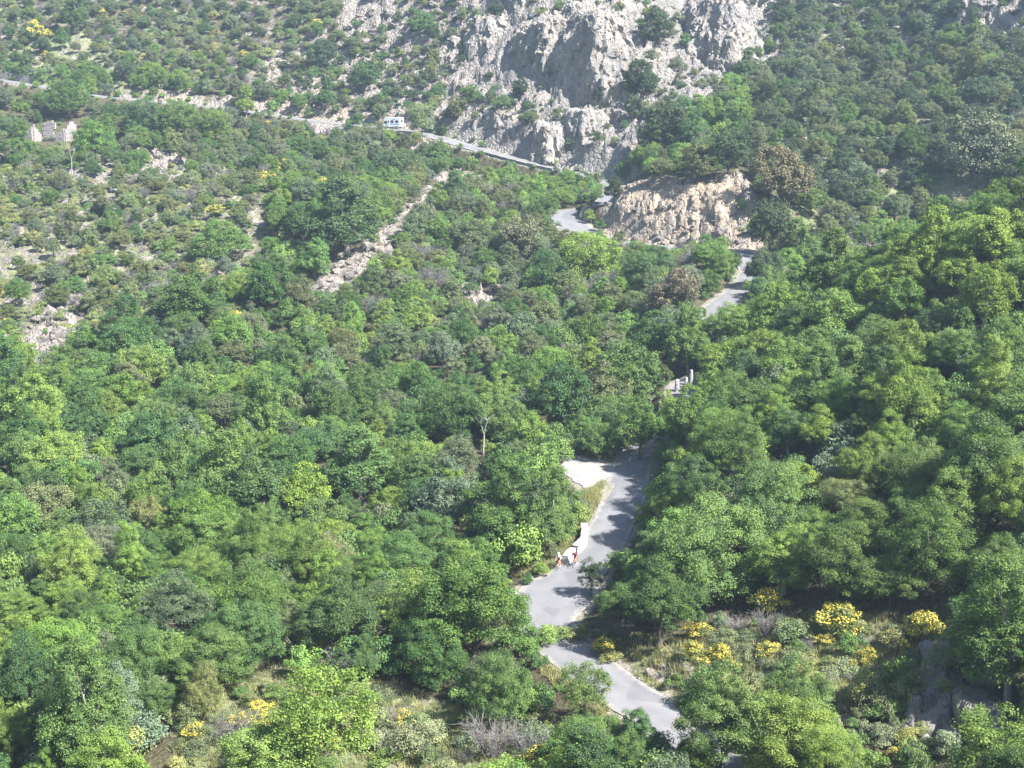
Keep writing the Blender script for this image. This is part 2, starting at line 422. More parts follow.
def make_asphalt():
    m, nt, out = new_mat('worn_asphalt')
    pos = geo_pos(nt)
    a = noise(nt, .35, 5, .6, pos); b = noise(nt, 6, 4, .7, pos)
    c = ramp(nt, a, [(.3, (.15, .148, .155)), (.55, (.18, .177, .183)), (.75, (.215, .21, .21))])
    c = mixc(nt, math_(nt, 'MULTIPLY', b, .3), c, (.105, .105, .11))
    at = N(nt, 'ShaderNodeAttribute', attribute_name='edge').outputs['Fac']
    lane = ramp(nt, at, [(.15, (0, 0, 0)), (.4, (1, 1, 1)), (.65, (0, 0, 0))])
    c = mixc(nt, math_(nt, 'MULTIPLY', lane, .22), c, (.23, .226, .225))
    pv = N(nt, 'ShaderNodeTexVoronoi'); pv.inputs['Scale'].default_value = .22; L(nt, pos, pv.inputs['Vector'])
    sp = N(nt, 'ShaderNodeSeparateColor'); L(nt, pv.outputs['Color'], sp.inputs[0])
    c = mixc(nt, math_(nt, 'MULTIPLY', ramp(nt, sp.outputs[0], [(.78, (0, 0, 0)), (.8, (1, 1, 1))]), .3), c, (.085, .085, .09))
    cr_ = N(nt, 'ShaderNodeTexVoronoi', feature='DISTANCE_TO_EDGE'); cr_.inputs['Scale'].default_value = .45
    wv = N(nt, 'ShaderNodeTexNoise'); wv.inputs['Scale'].default_value = .8; L(nt, pos, wv.inputs['Vector'])
    L(nt, mixc(nt, .25, pos, wv.outputs['Color'], 'ADD'), cr_.inputs['Vector'])
    c = mixc(nt, math_(nt, 'MULTIPLY', ramp(nt, cr_.outputs['Distance'], [(.0, (1, 1, 1)), (.015, (0, 0, 0))]), .15), c, (.06, .06, .06))
    e = ramp(nt, math_(nt, 'ADD', at, math_(nt, 'MULTIPLY_ADD', noise(nt, 1.4, 4, .7, pos), .7, -.35)), [(.8, (0, 0, 0)), (.98, (1, 1, 1))])
    c = mixc(nt, e, c, (.25, .235, .205))
    bsdf(nt, out, c, .85, .3, b, .4, .03); return m

def make_gravel():
    m, nt, out = new_mat('pale_gravel')
    pos = geo_pos(nt)
    a = noise(nt, .5, 5, .65, pos); b = noise(nt, 7, 4, .7, pos)
    c = ramp(nt, a, [(.3, (.20, .192, .182)), (.7, (.285, .272, .256))])
    c = mixc(nt, math_(nt, 'MULTIPLY', b, .45), c, (.27, .255, .24))
    bsdf(nt, out, c, .95, .1, b, .6, .05); return m

def make_leaf(name, back=(1.25, 1.15, .6), trans=.33, rough=.5):
    """leaf colour = the tree's own tint, varied leaf by leaf"""
    m, nt, out = new_mat(name)
    oi = N(nt, 'ShaderNodeObjectInfo')
    inst = N(nt, 'ShaderNodeAttribute', attribute_name='tint', attribute_type='INSTANCER')
    flag = N(nt, 'ShaderNodeAttribute', attribute_name='mass', attribute_type='INSTANCER')
    tint = mixc(nt, flag.outputs['Fac'], oi.outputs['Color'], inst.outputs['Color'])
    lv = N(nt, 'ShaderNodeAttribute', attribute_name='leaf').outputs['Fac']
    var = ramp(nt, lv, [(0, (.45, .52, .52)), (.5, (1, 1, 1)), (1, (1.6, 1.42, 1.1))])
    c = mixc(nt, 1.0, tint, var, 'MULTIPLY')
    d = N(nt, 'ShaderNodeBsdfPrincipled'); d.inputs['Roughness'].default_value = rough; d.inputs['Specular IOR Level'].default_value = .25
    L(nt, c, d.inputs['Base Color'])
    t = N(nt, 'ShaderNodeBsdfTranslucent'); L(nt, mixc(nt, 1.0, c, back, 'MULTIPLY'), t.inputs['Color'])
    mx = N(nt, 'ShaderNodeMixShader'); mx.inputs[0].default_value = trans
    L(nt, d.outputs[0], mx.inputs[1]); L(nt, t.outputs[0], mx.inputs[2]); L(nt, mx.outputs[0], out.inputs['Surface'])
    return m

def masonry(name, col, joint=.5):
    m, nt, out = new_mat(name)
    pos = geo_pos(nt, (1, 1, 1.6)); v = N(nt, 'ShaderNodeTexVoronoi'); v.inputs['Scale'].default_value = 2.2; L(nt, pos, v.inputs['Vector'])
    e = N(nt, 'ShaderNodeTexVoronoi', feature='DISTANCE_TO_EDGE'); e.inputs['Scale'].default_value = 2.2; L(nt, pos, e.inputs['Vector'])
    sep = N(nt, 'ShaderNodeSeparateColor'); L(nt, v.outputs['Color'], sep.inputs[0])
    c = mixc(nt, sep.outputs[0], tuple(x * .72 for x in col), tuple(min(.8, x * 1.25) for x in col))
    st = noise(nt, 1.1, 5, .7, pos); c = mixc(nt, math_(nt, 'MULTIPLY', ramp(nt, st, [(.38, (1, 1, 1)), (.55, (0, 0, 0))]), .5), c, tuple(x * .45 for x in col))
    j = ramp(nt, e.outputs['Distance'], [(.0, (1, 1, 1)), (.09, (0, 0, 0))]); c = mixc(nt, math_(nt, 'MULTIPLY', j, joint), c, tuple(x * .4 for x in col))
    bsdf(nt, out, c, .92, .1, math_(nt, 'SUBTRACT', st, j), .7, .06); return m

def make_flower():
    m, nt, out = new_mat('broom_flower')
    lv = N(nt, 'ShaderNodeAttribute', attribute_name='leaf').outputs['Fac']
    bsdf(nt, out, ramp(nt, lv, [(0, (.34, .29, .04)), (.5, (.52, .44, .065)), (1, (.60, .53, .15))]), .7, .2); return m

def make_bark(name, a, b):
    m, nt, out = new_mat(name)
    n = noise(nt, 3, 4, .7, coord(nt, (4, 4, .8)))
    bsdf(nt, out, ramp(nt, n, [(.3, a), (.7, b)]), .9, .1, n, .6, .03); return m

M = dict(
 ground=make_ground(), asphalt=make_asphalt(), gravel=make_gravel(),
 rock=make_rock('grey_limestone', .05), ochre=make_rock('ochre_limestone', .72), boulder=make_rock('limestone_boulder', .15, 2.5),
 leaf=make_leaf('foliage'), needle=make_leaf('dull_foliage', (1.1, 1.05, .7), .16, .7), flower=make_flower(),
 grass=make_leaf('grass_blades', (1.2, 1.15, .7), .3, .7),
 bark=make_bark('brown_bark', (.06, .05, .04), (.15, .13, .11)), pale_bark=make_bark('pale_bark', (.22, .20, .18), (.38, .355, .32)),
 twig=make_bark('grey_twigs', (.12, .11, .105), (.23, .215, .205)),
 white_stone=masonry('whitewashed_stone', (.44, .425, .40), .2), wall_stone=masonry('grey_wall_stone', (.21, .20, .19)),
 ruin_stone=masonry('ruin_stone', (.34, .305, .29)),
 white_paint=plain('white_coachwork', (.78, .79, .80), .35, .5, .02), glass=plain('dark_window_glass', (.015, .02, .025), .1, .6, .1),
 black=plain('black_rubber', (.02, .02, .02), .8, .2), steel=plain('grey_metal', (.45, .46, .48), .35, .5, .1, .8), grey_plastic=plain('grey_plastic', (.16, .16, .17), .6),
 skin=plain('rider_skin', (.50, .30, .21), .6, .3, .05), red=plain('crimson_jersey', (.13, .03, .05), .75, .2), dark=plain('dark_lycra', (.03, .03, .04), .7, .2),  # skin has a light brown base colour
 white_cloth=plain('white_jersey', (.72, .73, .78), .8, .15), orange=plain('orange_frame_paint', (.60, .18, .07), .4, .5), shoe=plain('white_shoe', (.6, .6, .6), .6),
 red_frame=plain('red_frame_paint', (.35, .03, .05), .4, .5), lamp=plain('clear_headlamp', (.55, .57, .6), .15, .6), tail=plain('red_tail_lamp', (.4, .02, .02), .3, .5), blue=plain('blue_stripe', (.20, .33, .50), .4, .5, .05),
)
# ------------------------------------------------------------------ object helpers
def tag(o, label=None, cat=None, group=None, kind=None):
    if label: o['label'] = label
    if cat: o['category'] = cat
    if group: o['group'] = group
    if kind: o['kind'] = kind
    return o
def link(o, parent=None):
    COL.objects.link(o)
    if parent is not None: o.parent = parent
    return o
def mesh_np(name, verts, quads=None, tris=None, mats=(), mat_idx=None, smooth=False):
    me = bpy.data.meshes.new(name)
    verts = np.asarray(verts, np.float32); me.vertices.add(len(verts)); me.vertices.foreach_set('co', verts.ravel())
    loops = []; starts = []; n = 0; parts = []
    if quads is not None and len(quads):
        q = np.asarray(quads, np.int32); loops.append(q.ravel()); starts.append(np.arange(len(q)) * 4); n += len(q) * 4
    if tris is not None and len(tris):
        t = np.asarray(tris, np.int32); loops.append(t.ravel()); starts.append(n + np.arange(len(t)) * 3)
    loops = np.concatenate(loops).astype(np.int32); starts = np.concatenate(starts).astype(np.int32)
    me.loops.add(len(loops)); me.loops.foreach_set('vertex_index', loops)
    me.polygons.add(len(starts)); me.polygons.foreach_set('loop_start', starts)
    for m in mats: me.materials.append(m)
    if mat_idx is not None: me.polygons.foreach_set('material_index', np.asarray(mat_idx, np.int32))
    me.polygons.foreach_set('use_smooth', np.full(len(starts), smooth))
    me.update(calc_edges=True); me.validate()
    return me
def pattr(me, name, vals, domain='POINT'):
    a = me.attributes.new(name, 'FLOAT', domain); a.data.foreach_set('value', np.asarray(vals, np.float32).ravel())
def ob(name, me, parent=None, loc=None):
    o = bpy.data.objects.new(name, me); link(o, parent)
    if loc is not None: o.location = loc
    return o
def empty(name, loc, rz=0, label=None, cat=None, group=None):
    o = bpy.data.objects.new(name, None); link(o); o.location = loc; o.rotation_euler = (0, 0, rz); o.empty_display_size = .3
    return tag(o, label, cat, group)

# ------------------------------------------------------------------ the ground sheet
idx = np.arange(NR * NC).reshape(NR, NC)
quads = np.stack([idx[:-1, :-1], idx[:-1, 1:], idx[1:, 1:], idx[1:, :-1]], -1).reshape(-1, 4)[:, ::-1]
me = mesh_np('hillside', np.stack([GX, GY, GZ], -1).reshape(-1, 3), quads, mats=[M['ground']], smooth=True)
for nm, a in (('rock', ROCK), ('grass', GRASS), ('orange', ORANGE), ('gravel', GRAVEL)): pattr(me, nm, a)
tag(ob('hillside', me), kind='structure')

# the road: one ribbon over its levelled bed
def ribbon(name, pts, half, mat, lift):
    t = np.gradient(pts[:, :2], axis=0); t /= np.maximum(np.linalg.norm(t, axis=1), 1e-6)[:, None]
    nrm = np.stack([t[:, 1], -t[:, 0]], -1)
    cols = np.array([-1, -.85, -.4, 0, .4, .85, 1.])
    v = np.zeros((len(pts), len(cols), 3))
    edge_n = 1 + .09 * fbm(pts[:, :2] / 1.8, 4, 77)
    for k, c in enumerate(cols):
        v[:, k, :2] = pts[:, :2] + nrm * (c * half * edge_n)[:, None]
        v[:, k, 2] = pts[:, 2] + lift + .05 * (1 - c * c)
    i = np.arange(len(pts) * len(cols)).reshape(len(pts), -1)
    q = np.stack([i[:-1, :-1], i[:-1, 1:], i[1:, 1:], i[1:, :-1]], -1).reshape(-1, 4)
    me = mesh_np(name, v.reshape(-1, 3), q, mats=[mat], smooth=True)
    pattr(me, 'edge', np.tile(np.abs(cols), len(pts)))
    return tag(ob(name, me), kind='structure')
ribbon('road', ROAD, ROAD_HALF, M['asphalt'], .03)
# gravel lay-by
def sheet(name, poly, z, mat, step=.5):
    poly = chaikin([np.array(p) for p in poly] + [np.array(poly[0])], 2)[:-1]
    poly = resample(np.array([(p[0], p[1], 0) for p in poly + poly[:1]]), .35)[:, :2]; poly = poly + .55 * np.stack([fbm(poly / 1.1, 3, 5), fbm(poly / 1.1, 3, 6)], -1)
    bm = bmesh.new(); vs = [bm.verts.new((p[0], p[1], z)) for p in poly]; f = bm.faces.new(vs)
    bmesh.ops.triangulate(bm, faces=[f]); bmesh.ops.recalc_face_normals(bm, faces=bm.faces[:])
    me = bpy.data.meshes.new(name); bm.to_mesh(me); bm.free(); me.materials.append(mat)
    if me.polygons[0].normal.z < 0: me.flip_normals()
    return tag(ob(name, me), kind='structure')
sheet('gravel_path', lay_poly, LAYZ + .02, M['gravel'])
# ------------------------------------------------------------------ plant shapes
def unit(n, rng):
    v = rng.normal(size=(n, 3)); return v / np.linalg.norm(v, axis=1)[:, None]
def norm(v): return v / np.maximum(np.linalg.norm(v, axis=-1), 1e-9)[..., None]
def leaf_quads(pos, nrm, size, rng, aspect=.62):
    """one pointed, slightly folded leaf spray per position"""
    n = len(pos)
    t = norm(np.cross(nrm, unit(n, rng))); b = np.cross(nrm, t)
    s = (size * rng.uniform(.65, 1.3, n))[:, None]
    v = np.stack([pos - t * s * .5, pos + b * s * .5 * aspect + nrm * s * .08, pos + t * s * .5, pos - b * s * .5 * aspect + nrm * s * .08], 1)
    return v.reshape(-1, 3)
def clump_points(rng, R, H, z0, n_lobes, n_clumps, rc, top_flat=.8):
    """centres of the leaf clumps of one crown: lobes round the limbs, clumps round the lobes"""
    cz = z0 + (H - z0) * .5; hz = (H - z0) * .5
    lob = []
    for k in range(n_lobes):
        a = 2 * math.pi * (k + rng.uniform(-.35, .35)) / max(n_lobes - 1, 1); e = rng.uniform(-.8, .7)
        if k == n_lobes - 1: lob.append(np.array([rng.uniform(-.15, .15), rng.uniform(-.15, .15), .5])); continue
        lob.append(np.array([math.cos(a) * math.cos(e) * .52, math.sin(a) * math.cos(e) * .52, math.sin(e) * .6]))
    lob = np.array(lob); lr_ = rng.uniform(.36, .56, n_lobes)
    c = []
    while len(c) < n_clumps:
        k = rng.integers(n_lobes); d = unit(1, rng)[0]
        if d[2] < -.75: continue
        p = lob[k] + d * lr_[k] * rng.uniform(.7, 1.02)
        # keep only those outside the other lobes: the crown's skin
        inside = (np.linalg.norm(lob - p, axis=1) < lr_ * .62).any()
        if inside and rng.random() < .8: continue
        c.append(p)
    c = np.array(c)
    lob_w = lob * np.array([R, R, hz]) + np.array([0, 0, cz])
    return c * np.array([R, R, hz]) + np.array([0, 0, cz]), lob_w
def crown_np(seed, R, H, z0, n_lobes, n_clumps, per, leaf, rcf=.26, up=.35):
    rng = np.random.default_rng(seed)
    cc, lobes = clump_points(rng, R, H, z0, n_lobes, n_clumps, None)
    rc = R * rcf * rng.uniform(.5, 1.5, n_clumps)
    k = np.repeat(np.arange(n_clumps), per); n = len(k)
    d = unit(n, rng); d[:, 2] = np.where(d[:, 2] < -.3, -d[:, 2], d[:, 2])
    rad = rc[k] * (rng.uniform(.2, 1.1, n) ** .6 + .45 * rng.random(n) ** 4)
    pos = cc[k] + d * rad[:, None] * np.array([1, 1, .8]) + rng.normal(size=(n, 3)) * leaf * .35
    nrm = norm(d * .75 + unit(n, rng) * .55 + np.array([0, 0, up]))
    v = leaf_quads(pos, nrm, leaf, rng)
    cl = rng.random(n_clumps); lv = np.clip(cl[k] * .5 + rng.random(n) * .5, 0, 1)
    return v, np.repeat(lv, 4), lobes
def tube(pts, rads, sides=6):
    pts = np.asarray(pts, float); V = []; n = len(pts)
    for i in range(n):
        t = norm((pts[min(i + 1, n - 1)] - pts[max(i - 1, 0)])[None])[0]
        a = np.array([1, 0, 0]) if abs(t[0]) < .8 else np.array([0, 1, 0])
        x = norm(np.cross(t, a)[None])[0]; y = np.cross(t, x)
        for s in range(sides):
            w = 2 * math.pi * s / sides; V.append(pts[i] + (x * math.cos(w) + y * math.sin(w)) * rads[i])
    Q = [[i * sides + s, i * sides + (s + 1) % sides, (i + 1) * sides + (s + 1) % sides, (i + 1) * sides + s] for i in range(n - 1) for s in range(sides)]
    return np.array(V), np.array(Q)
def join_np(parts):
    V = []; Q = []; o = 0
    for v, q in parts: V.append(v); Q.append(np.asarray(q) + o); o += len(v)
    return np.concatenate(V), np.concatenate(Q)
def trunk_np(seed, H, z0, lobes, r=.16, sides=7):
    rng = np.random.default_rng(seed)
    top = np.array([rng.uniform(-.25, .25), rng.uniform(-.25, .25), z0 + (H - z0) * .35])
    ts = np.linspace(0, 1, 7); wig = rng.uniform(-.12, .12, (7, 2)); wig[0] = 0
    pts = np.array([[top[0] * t + wig[i, 0] * t, top[1] * t + wig[i, 1] * t, -.6 + (top[2] + .6) * t] for i, t in enumerate(ts)])
    parts = [tube(pts, r * (1.35 - .85 * ts) + np.where(ts == 0, r * .35, 0), sides)]
    for lb in lobes:
        s = pts[rng.integers(3, 7)]; mid = (s + lb) / 2 + np.array([0, 0, -.15 * H * rng.uniform(.1, .5)])
        q = np.array([(1 - t) ** 2 * s + 2 * t * (1 - t) * mid + t * t * lb for t in np.linspace(0, 1, 6)])
        parts.append(tube(q, np.linspace(r * .55, r * .1, 6), 5))
        for _ in range(2):
            e = lb + unit(1, rng)[0] * np.array([.9, .9, .7]) * H * .1
            parts.append(tube(np.array([q[3], (q[3] + e) / 2 + rng.uniform(-.1, .1, 3), e]), [r * .22, r * .14, r * .05], 4))
    return join_np(parts)
def crown_mesh(name, mat, *a, **k):
    v, lv, lobes = crown_np(*a, **k)
    me = mesh_np(name, v, np.arange(len(v)).reshape(-1, 4), mats=[mat]); pattr(me, 'leaf', lv); return me, lobes
def mound_mesh(name, mat, seed, R, H, n_clumps, per, leaf, mats2=None, frac2=0.0, upright=0.0):
    """a shrub: clumps over a low dome down to the ground"""
    rng = np.random.default_rng(seed)
    a = rng.uniform(0, 2 * math.pi, n_clumps); r = R * np.sqrt(rng.random(n_clumps)) * .8
    z = H * (.86 - .6 * (r / R) ** 2) * rng.uniform(.35, 1.05, n_clumps); r = r * (1 + .35 * np.sin(a * 2 + seed) + .2 * np.sin(a * 3 + seed * 2))
    cc = np.stack([np.cos(a) * r, np.sin(a) * r, z], -1); rc = R * .34 * rng.uniform(.7, 1.3, n_clumps)
    k = np.repeat(np.arange(n_clumps), per); n = len(k); d = unit(n, rng); d[:, 2] = np.abs(d[:, 2]) * 1.1 - .15
    pos = cc[k] + d * (rc[k] * rng.uniform(.5, 1.05, n))[:, None] * np.array([1, 1, .8])
    pos[:, 2] = np.maximum(pos[:, 2], -.1)
    if upright:
        nrm = norm(np.concatenate([rng.normal(size=(n, 2)), rng.normal(size=(n, 1)) * .3], 1))
        t = norm(np.array([0, 0, 1.0]) + unit(n, rng) * .35); b = np.cross(nrm, t); s = (leaf * rng.uniform(.6, 1.4, n))[:, None]
        v = np.stack([pos - t * s, pos + b * s * .16, pos + t * s, pos - b * s * .16], 1).reshape(-1, 3)
    else:
        v = leaf_quads(pos, norm(d * .7 + unit(n, rng) * .6 + np.array([0, 0, .3])), leaf, rng)
    mi = np.zeros(n, int)
    if mats2 is not None:
        fl = rng.random(n_clumps) < frac2
        mi = (fl[k] & (d[:, 2] > .15) & (rng.random(n) < .8)).astype(int)
    cl = rng.random(n_clumps)
    me = mesh_np(name, v, np.arange(len(v)).reshape(-1, 4), mats=[mat] + ([mats2] if mats2 is not None else []), mat_idx=mi)
    pattr(me, 'leaf', np.repeat(np.clip(cl[k] * .5 + rng.random(n) * .5, 0, 1), 4)); return me
def bare_mesh(name, mat, seed, R, H, stems=14, twigs=5):
    rng = np.random.default_rng(seed); parts = []
    for s in range(stems):
        a = rng.uniform(0, 6.28); r = R * math.sqrt(rng.random()) ; e = np.array([math.cos(a) * r, math.sin(a) * r, H * rng.uniform(.55, 1.0)])
        b = np.array([math.cos(a) * r * .15, math.sin(a) * r * .15, -.1])
        q = np.array([b * (1 - t) + e * t + np.array([0, 0, .1 * H * math.sin(t * 3.1)]) + rng.uniform(-.06, .06, 3) * H * t for t in np.linspace(0, 1, 5)])
        parts.append(tube(q, np.linspace(.022, .008, 5) * H / 2, 3))
        for _ in range(twigs):
            i = rng.integers(1, 5); d = unit(1, rng)[0] * H * rng.uniform(.12, .32); d[2] = abs(d[2])
            parts.append(tube(np.array([q[i], q[i] + d * .5 + rng.uniform(-.04, .04, 3), q[i] + d]), np.array([.011, .008, .004]) * H / 2, 3))
    v, q = join_np(parts)
    return mesh_np(name, v, q, mats=[mat])

# ---- variants: [near, middle, far] x shapes.  R about 3 m, H about 6.5 m before scaling
OAK = {0: [], 1: [], 2: []}; HOLM = {0: [], 1: [], 2: []}
OAK_SHAPES = [(3.1, 6.2, .5, 9), (3.3, 5.8, .3, 10), (2.7, 6.6, .6, 8), (3.0, 6.0, .2, 11), (3.4, 5.6, .3, 9), (2.9, 6.3, .7, 8), (2.5, 6.9, .3, 7), (3.5, 6.0, .2, 13)]
HOLM_SHAPES = [(2.9, 5.2, .1, 8), (2.6, 5.6, .2, 7), (3.1, 4.8, .0, 9), (2.7, 5.0, .1, 10), (2.5, 5.8, .3, 7)]
for i, (R, Hh, z0, nl) in enumerate(OAK_SHAPES):
    m0, lob = crown_mesh('oak_crown', M['leaf'], 100 + i, R, Hh, z0, nl, 230, 220, .105, rcf=.14)
    tv, tq = trunk_np(100 + i, Hh, z0, lob); t0 = mesh_np('oak_trunk', tv, tq, mats=[M['bark'] if i % 3 else M['pale_bark']], smooth=True)
    OAK[0].append((m0, t0, R, Hh))
    m1, lob = crown_mesh('oak_crown', M['leaf'], 100 + i, R, Hh, z0, nl, 210, 100, .17, rcf=.145); OAK[1].append((m1, t0, R, Hh))
for i, (R, Hh, z0, nl) in enumerate(HOLM_SHAPES):
    m0, lob = crown_mesh('holm_crown', M['needle'], 200 + i, R, Hh, z0, nl, 220, 140, .115, rcf=.14, up=.2)
    tv, tq = trunk_np(200 + i, Hh, z0, lob, .14); t0 = mesh_np('holm_trunk', tv, tq, mats=[M['bark']], smooth=True)
    HOLM[0].append((m0, t0, R, Hh))
    m1, lob = crown_mesh('holm_crown', M['needle'], 200 + i, R, Hh, z0, nl, 200, 75, .175, rcf=.15, up=.2); HOLM[1].append((m1, t0, R, Hh))
SHRUB = [(mound_mesh('shrub', M['needle'], 300 + i, 1.25, 1.3 + .15 * i, 32, 110, .125), 1.25, 1.3 + .15 * i) for i in range(6)]
BROOM = [(mound_mesh('broom_bush', M['leaf'], 400 + i, 1.1, 1.5, 40, 110, .11, M['flower'], .66, 0), 1.1, 1.5) for i in range(4)]
BARE = [(bare_mesh('bare_shrub', M['twig'], 500 + i, 1.3, 1.8, 46, 14), 1.3, 1.8) for i in range(4)]
# big-leaved sapling, seen from near
SAPL = []
for i in range(3):
    m0, lob = crown_mesh('sapling_crown', M['leaf'], 600 + i, 2.4, 5.6, 1.0, 12, 130, 110, .125, rcf=.165)
    tv, tq = trunk_np(600 + i, 6.2, 1.6, lob, .09); SAPL.append((m0, mesh_np('sapling_trunk', tv, tq, mats=[M['bark']], smooth=True), 2.2, 6.2))
# ------------------------------------------------------------------ where plants stand
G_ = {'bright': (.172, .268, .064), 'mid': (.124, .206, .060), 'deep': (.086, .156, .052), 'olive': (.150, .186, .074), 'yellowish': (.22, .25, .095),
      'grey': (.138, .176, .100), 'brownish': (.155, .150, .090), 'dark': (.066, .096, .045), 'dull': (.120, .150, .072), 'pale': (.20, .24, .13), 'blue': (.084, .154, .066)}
# what must stay in view: (pixels to sample, how near something must be to hide it)
def poly_points(poly, step=5):
    us = [p[0] for p in poly]; vs_ = [p[1] for p in poly]
    u, v = np.meshgrid(np.arange(min(us), max(us) + 1, step), np.arange(min(vs_), max(vs_) + 1, step))
    m = in_poly(u, v, poly); return np.stack([u[m], v[m]], -1)
KEEP_POLYS = [
 [(818,606),(858,606),(858,630),(820,630)], [(906,616),(940,616),(940,640),(902,650)], [(848,646),(884,646),(884,672),(846,672)], [(686,620),(710,620),(710,640),(686,640)], [(756,641),(780,641),(780,660),(756,660)], [(816,636),(836,636),(836,650),(816,650)],
 [(548,644),(562,643),(605,666),(663,690),(676,722),(668,726),(632,713),(592,688)],                 # lower road
 [(516,577),(540,570),(590,552),(602,522),(616,498),(614,466),(626,456),(642,459),(637,478),(632,500),(622,522),(608,547),(600,570),(575,600),(545,624),(524,606)],
 [(558,467),(600,462),(618,464),(606,480),(590,494),(568,491),(556,478)],                           # lay-by
 [(556,548),(566,546),(586,524),(588,545),(575,570),(545,570)],
 [(697,304),(732,286),(750,281),(722,314)], [(740,236),(752,236),(752,276),(742,276)],
 [(545,217),(560,205),(604,198),(600,214),(592,230),(565,232)],
 [(604,205),(640,190),(740,182),(744,215),(735,235),(690,243),(604,238)],                            # ochre cut
 [(425,133),(455,138),(520,158),(565,166),(560,178),(500,165),(450,152)], [(578,168),(604,174),(602,182),(582,180)],
 [(376,112),(408,112),(408,134),(376,130)], [(300,112),(345,112),(345,132),(306,124)],
 [(0,72),(48,82),(46,92),(0,90)], [(120,88),(235,93),(235,107),(170,102),(120,97)],
 [(96,91),(160,92),(230,98),(230,105),(160,99),(96,100)], [(265,104),(346,106),(346,130),(300,121)], [(15,124),(36,122),(36,142),(15,142)], [(42,118),(74,116),(74,142),(44,142)],
 [(515,40),(540,15),(620,15),(630,40),(628,90),(600,100),(565,100),(512,75)], [(478,140),(495,130),(535,148),(585,150),(630,138),(628,152),(600,162),(540,152)],
 [(690,40),(760,0),(765,30),(705,95)], [(480,10),(520,0),(515,40),(490,60)],
 [(675,376),(694,374),(694,392),(675,393)], [(655,396),(665,396),(665,416),(655,416)],
 [(322,292),(345,272),(372,248),(380,252),(345,286),(322,298)], [(385,232),(396,222),(402,230),(390,240)], [(466,284),(490,290),(494,303),(474,306)],
 [(925,655),(958,660),(990,735),(965,745),(925,712),(905,690)], [(635,664),(660,664),(690,682),(650,684)],
 [(840,720),(860,720)], [(150,156),(180,156),(182,167),(154,168)], [(984,0),(1020,0),(1020,20),(990,30)],
 [(100,98),(112,96),(112,102),(100,102)], [(200,98),(240,100),(240,108),(200,106)], [(20,320),(70,300),(80,320),(40,360)], [(478,432),(488,432),(488,458),(480,458)],
]
kp = np.concatenate([poly_points(p) for p in KEEP_POLYS if len(p) > 2])
KEEP = np.column_stack([kp, raycast(kp[:, 0], kp[:, 1])])
# places the photograph shows in full sun: no chance tree may shade them
SUN_EL = math.radians(47); SUN_V = np.array([.85 * math.cos(SUN_EL), -.53 * math.cos(SUN_EL), math.sin(SUN_EL)]); SUN_V /= np.linalg.norm(SUN_V)
LIT = ground_at(*np.array([(677,390),(687,387),(691,386),(660,412),(570,475),(585,480),(600,470),(565,485),(625,498),(612,510),(620,512),(628,488),(600,556),(582,565),(570,573),(540,580),(590,560),(560,590),(530,590),
  (575,212),(560,220),(590,206),(735,290),(720,302),(745,270),(600,670),(620,690),(645,705),(660,715),(575,650),(391,126),(400,132),(330,122),(838,622),(826,645),(868,658),(924,630),(698,632),(767,653),(850,640),(780,660)], float).T) + np.array([0, 0, .4])
def shades(x, y, z, R, H):
    c = np.array([x, y, z + H * .55]); w = c - LIT; t = w @ SUN_V; q = w - t[:, None] * SUN_V
    return bool(((t > 0) & (np.linalg.norm(q, axis=1) < R * .95)).any())
def hides(cu, cv, ru, rv, d, slack=.95):
    m = KEEP[:, 2] > d + 2
    return bool((((KEEP[m, 0] - cu) / (ru * slack)) ** 2 + ((KEEP[m, 1] - cv) / (rv * slack)) ** 2 < 1).any())

PLANTS = []   # dicts: kind, x, y, z, s(scale), R, H, tint, rz, label(optional), key
def place(kind, x, y, R, tint, hscale=1.0, label=None, key=False, var=None, zone=None):
    fam = {'oak': OAK[0], 'holm': HOLM[0], 'shrub': SHRUB, 'broom': BROOM, 'bare': BARE, 'sapling': SAPL}[kind]
    var = int(RNG.integers(len(fam))) if var is None else var % len(fam)
    R0_, H0_ = fam[var][-2], fam[var][-1]
    s = R / R0_
    z = float(height(x, y)) - (.05 if kind in ('shrub', 'broom', 'bare') else .1)
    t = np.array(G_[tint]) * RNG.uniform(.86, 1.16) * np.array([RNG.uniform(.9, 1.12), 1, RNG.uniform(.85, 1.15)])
    p = dict(kind=kind, x=x, y=y, z=z, s=s, hs=hscale * RNG.uniform(.9, 1.12) if not key else hscale, R=R, H=H0_ * s * hscale, tint=t, tname=tint, rz=RNG.uniform(0, 6.28), label=label, key=key, var=var, zone=zone)
    u, v, d = project(np.array([x, y, z + p['H'] * .55]))
    p.update(u=float(u), v=float(v), d=float(d), ru=R * FPX / float(d), rv=max(p['H'] * .5, R * .8) * FPX / float(d))
    PLANTS.append(p); return p
def key(kind, u, v, rpx, tint, label, hscale=1.0, var=None):
    """a plant whose crown is centred at a pixel: found where the sight line runs at crown height"""
    fam = {'oak': OAK[0], 'holm': HOLM[0], 'shrub': SHRUB, 'broom': BROOM, 'bare': BARE, 'sapling': SAPL}[kind]
    vi = int(RNG.integers(len(fam))) if var is None else var % len(fam)
    ratio = fam[vi][-1] / fam[vi][-2] * hscale * .55
    d = 55.0
    while d < 600:
        p = unproject(u, v, d)
        if p[2] - float(height(p[0], p[1])) <= ratio * rpx * d / FPX: break
        d *= 1.004
    return place(kind, float(p[0]), float(p[1]), rpx * d / FPX, tint, hscale, label, True, vi)
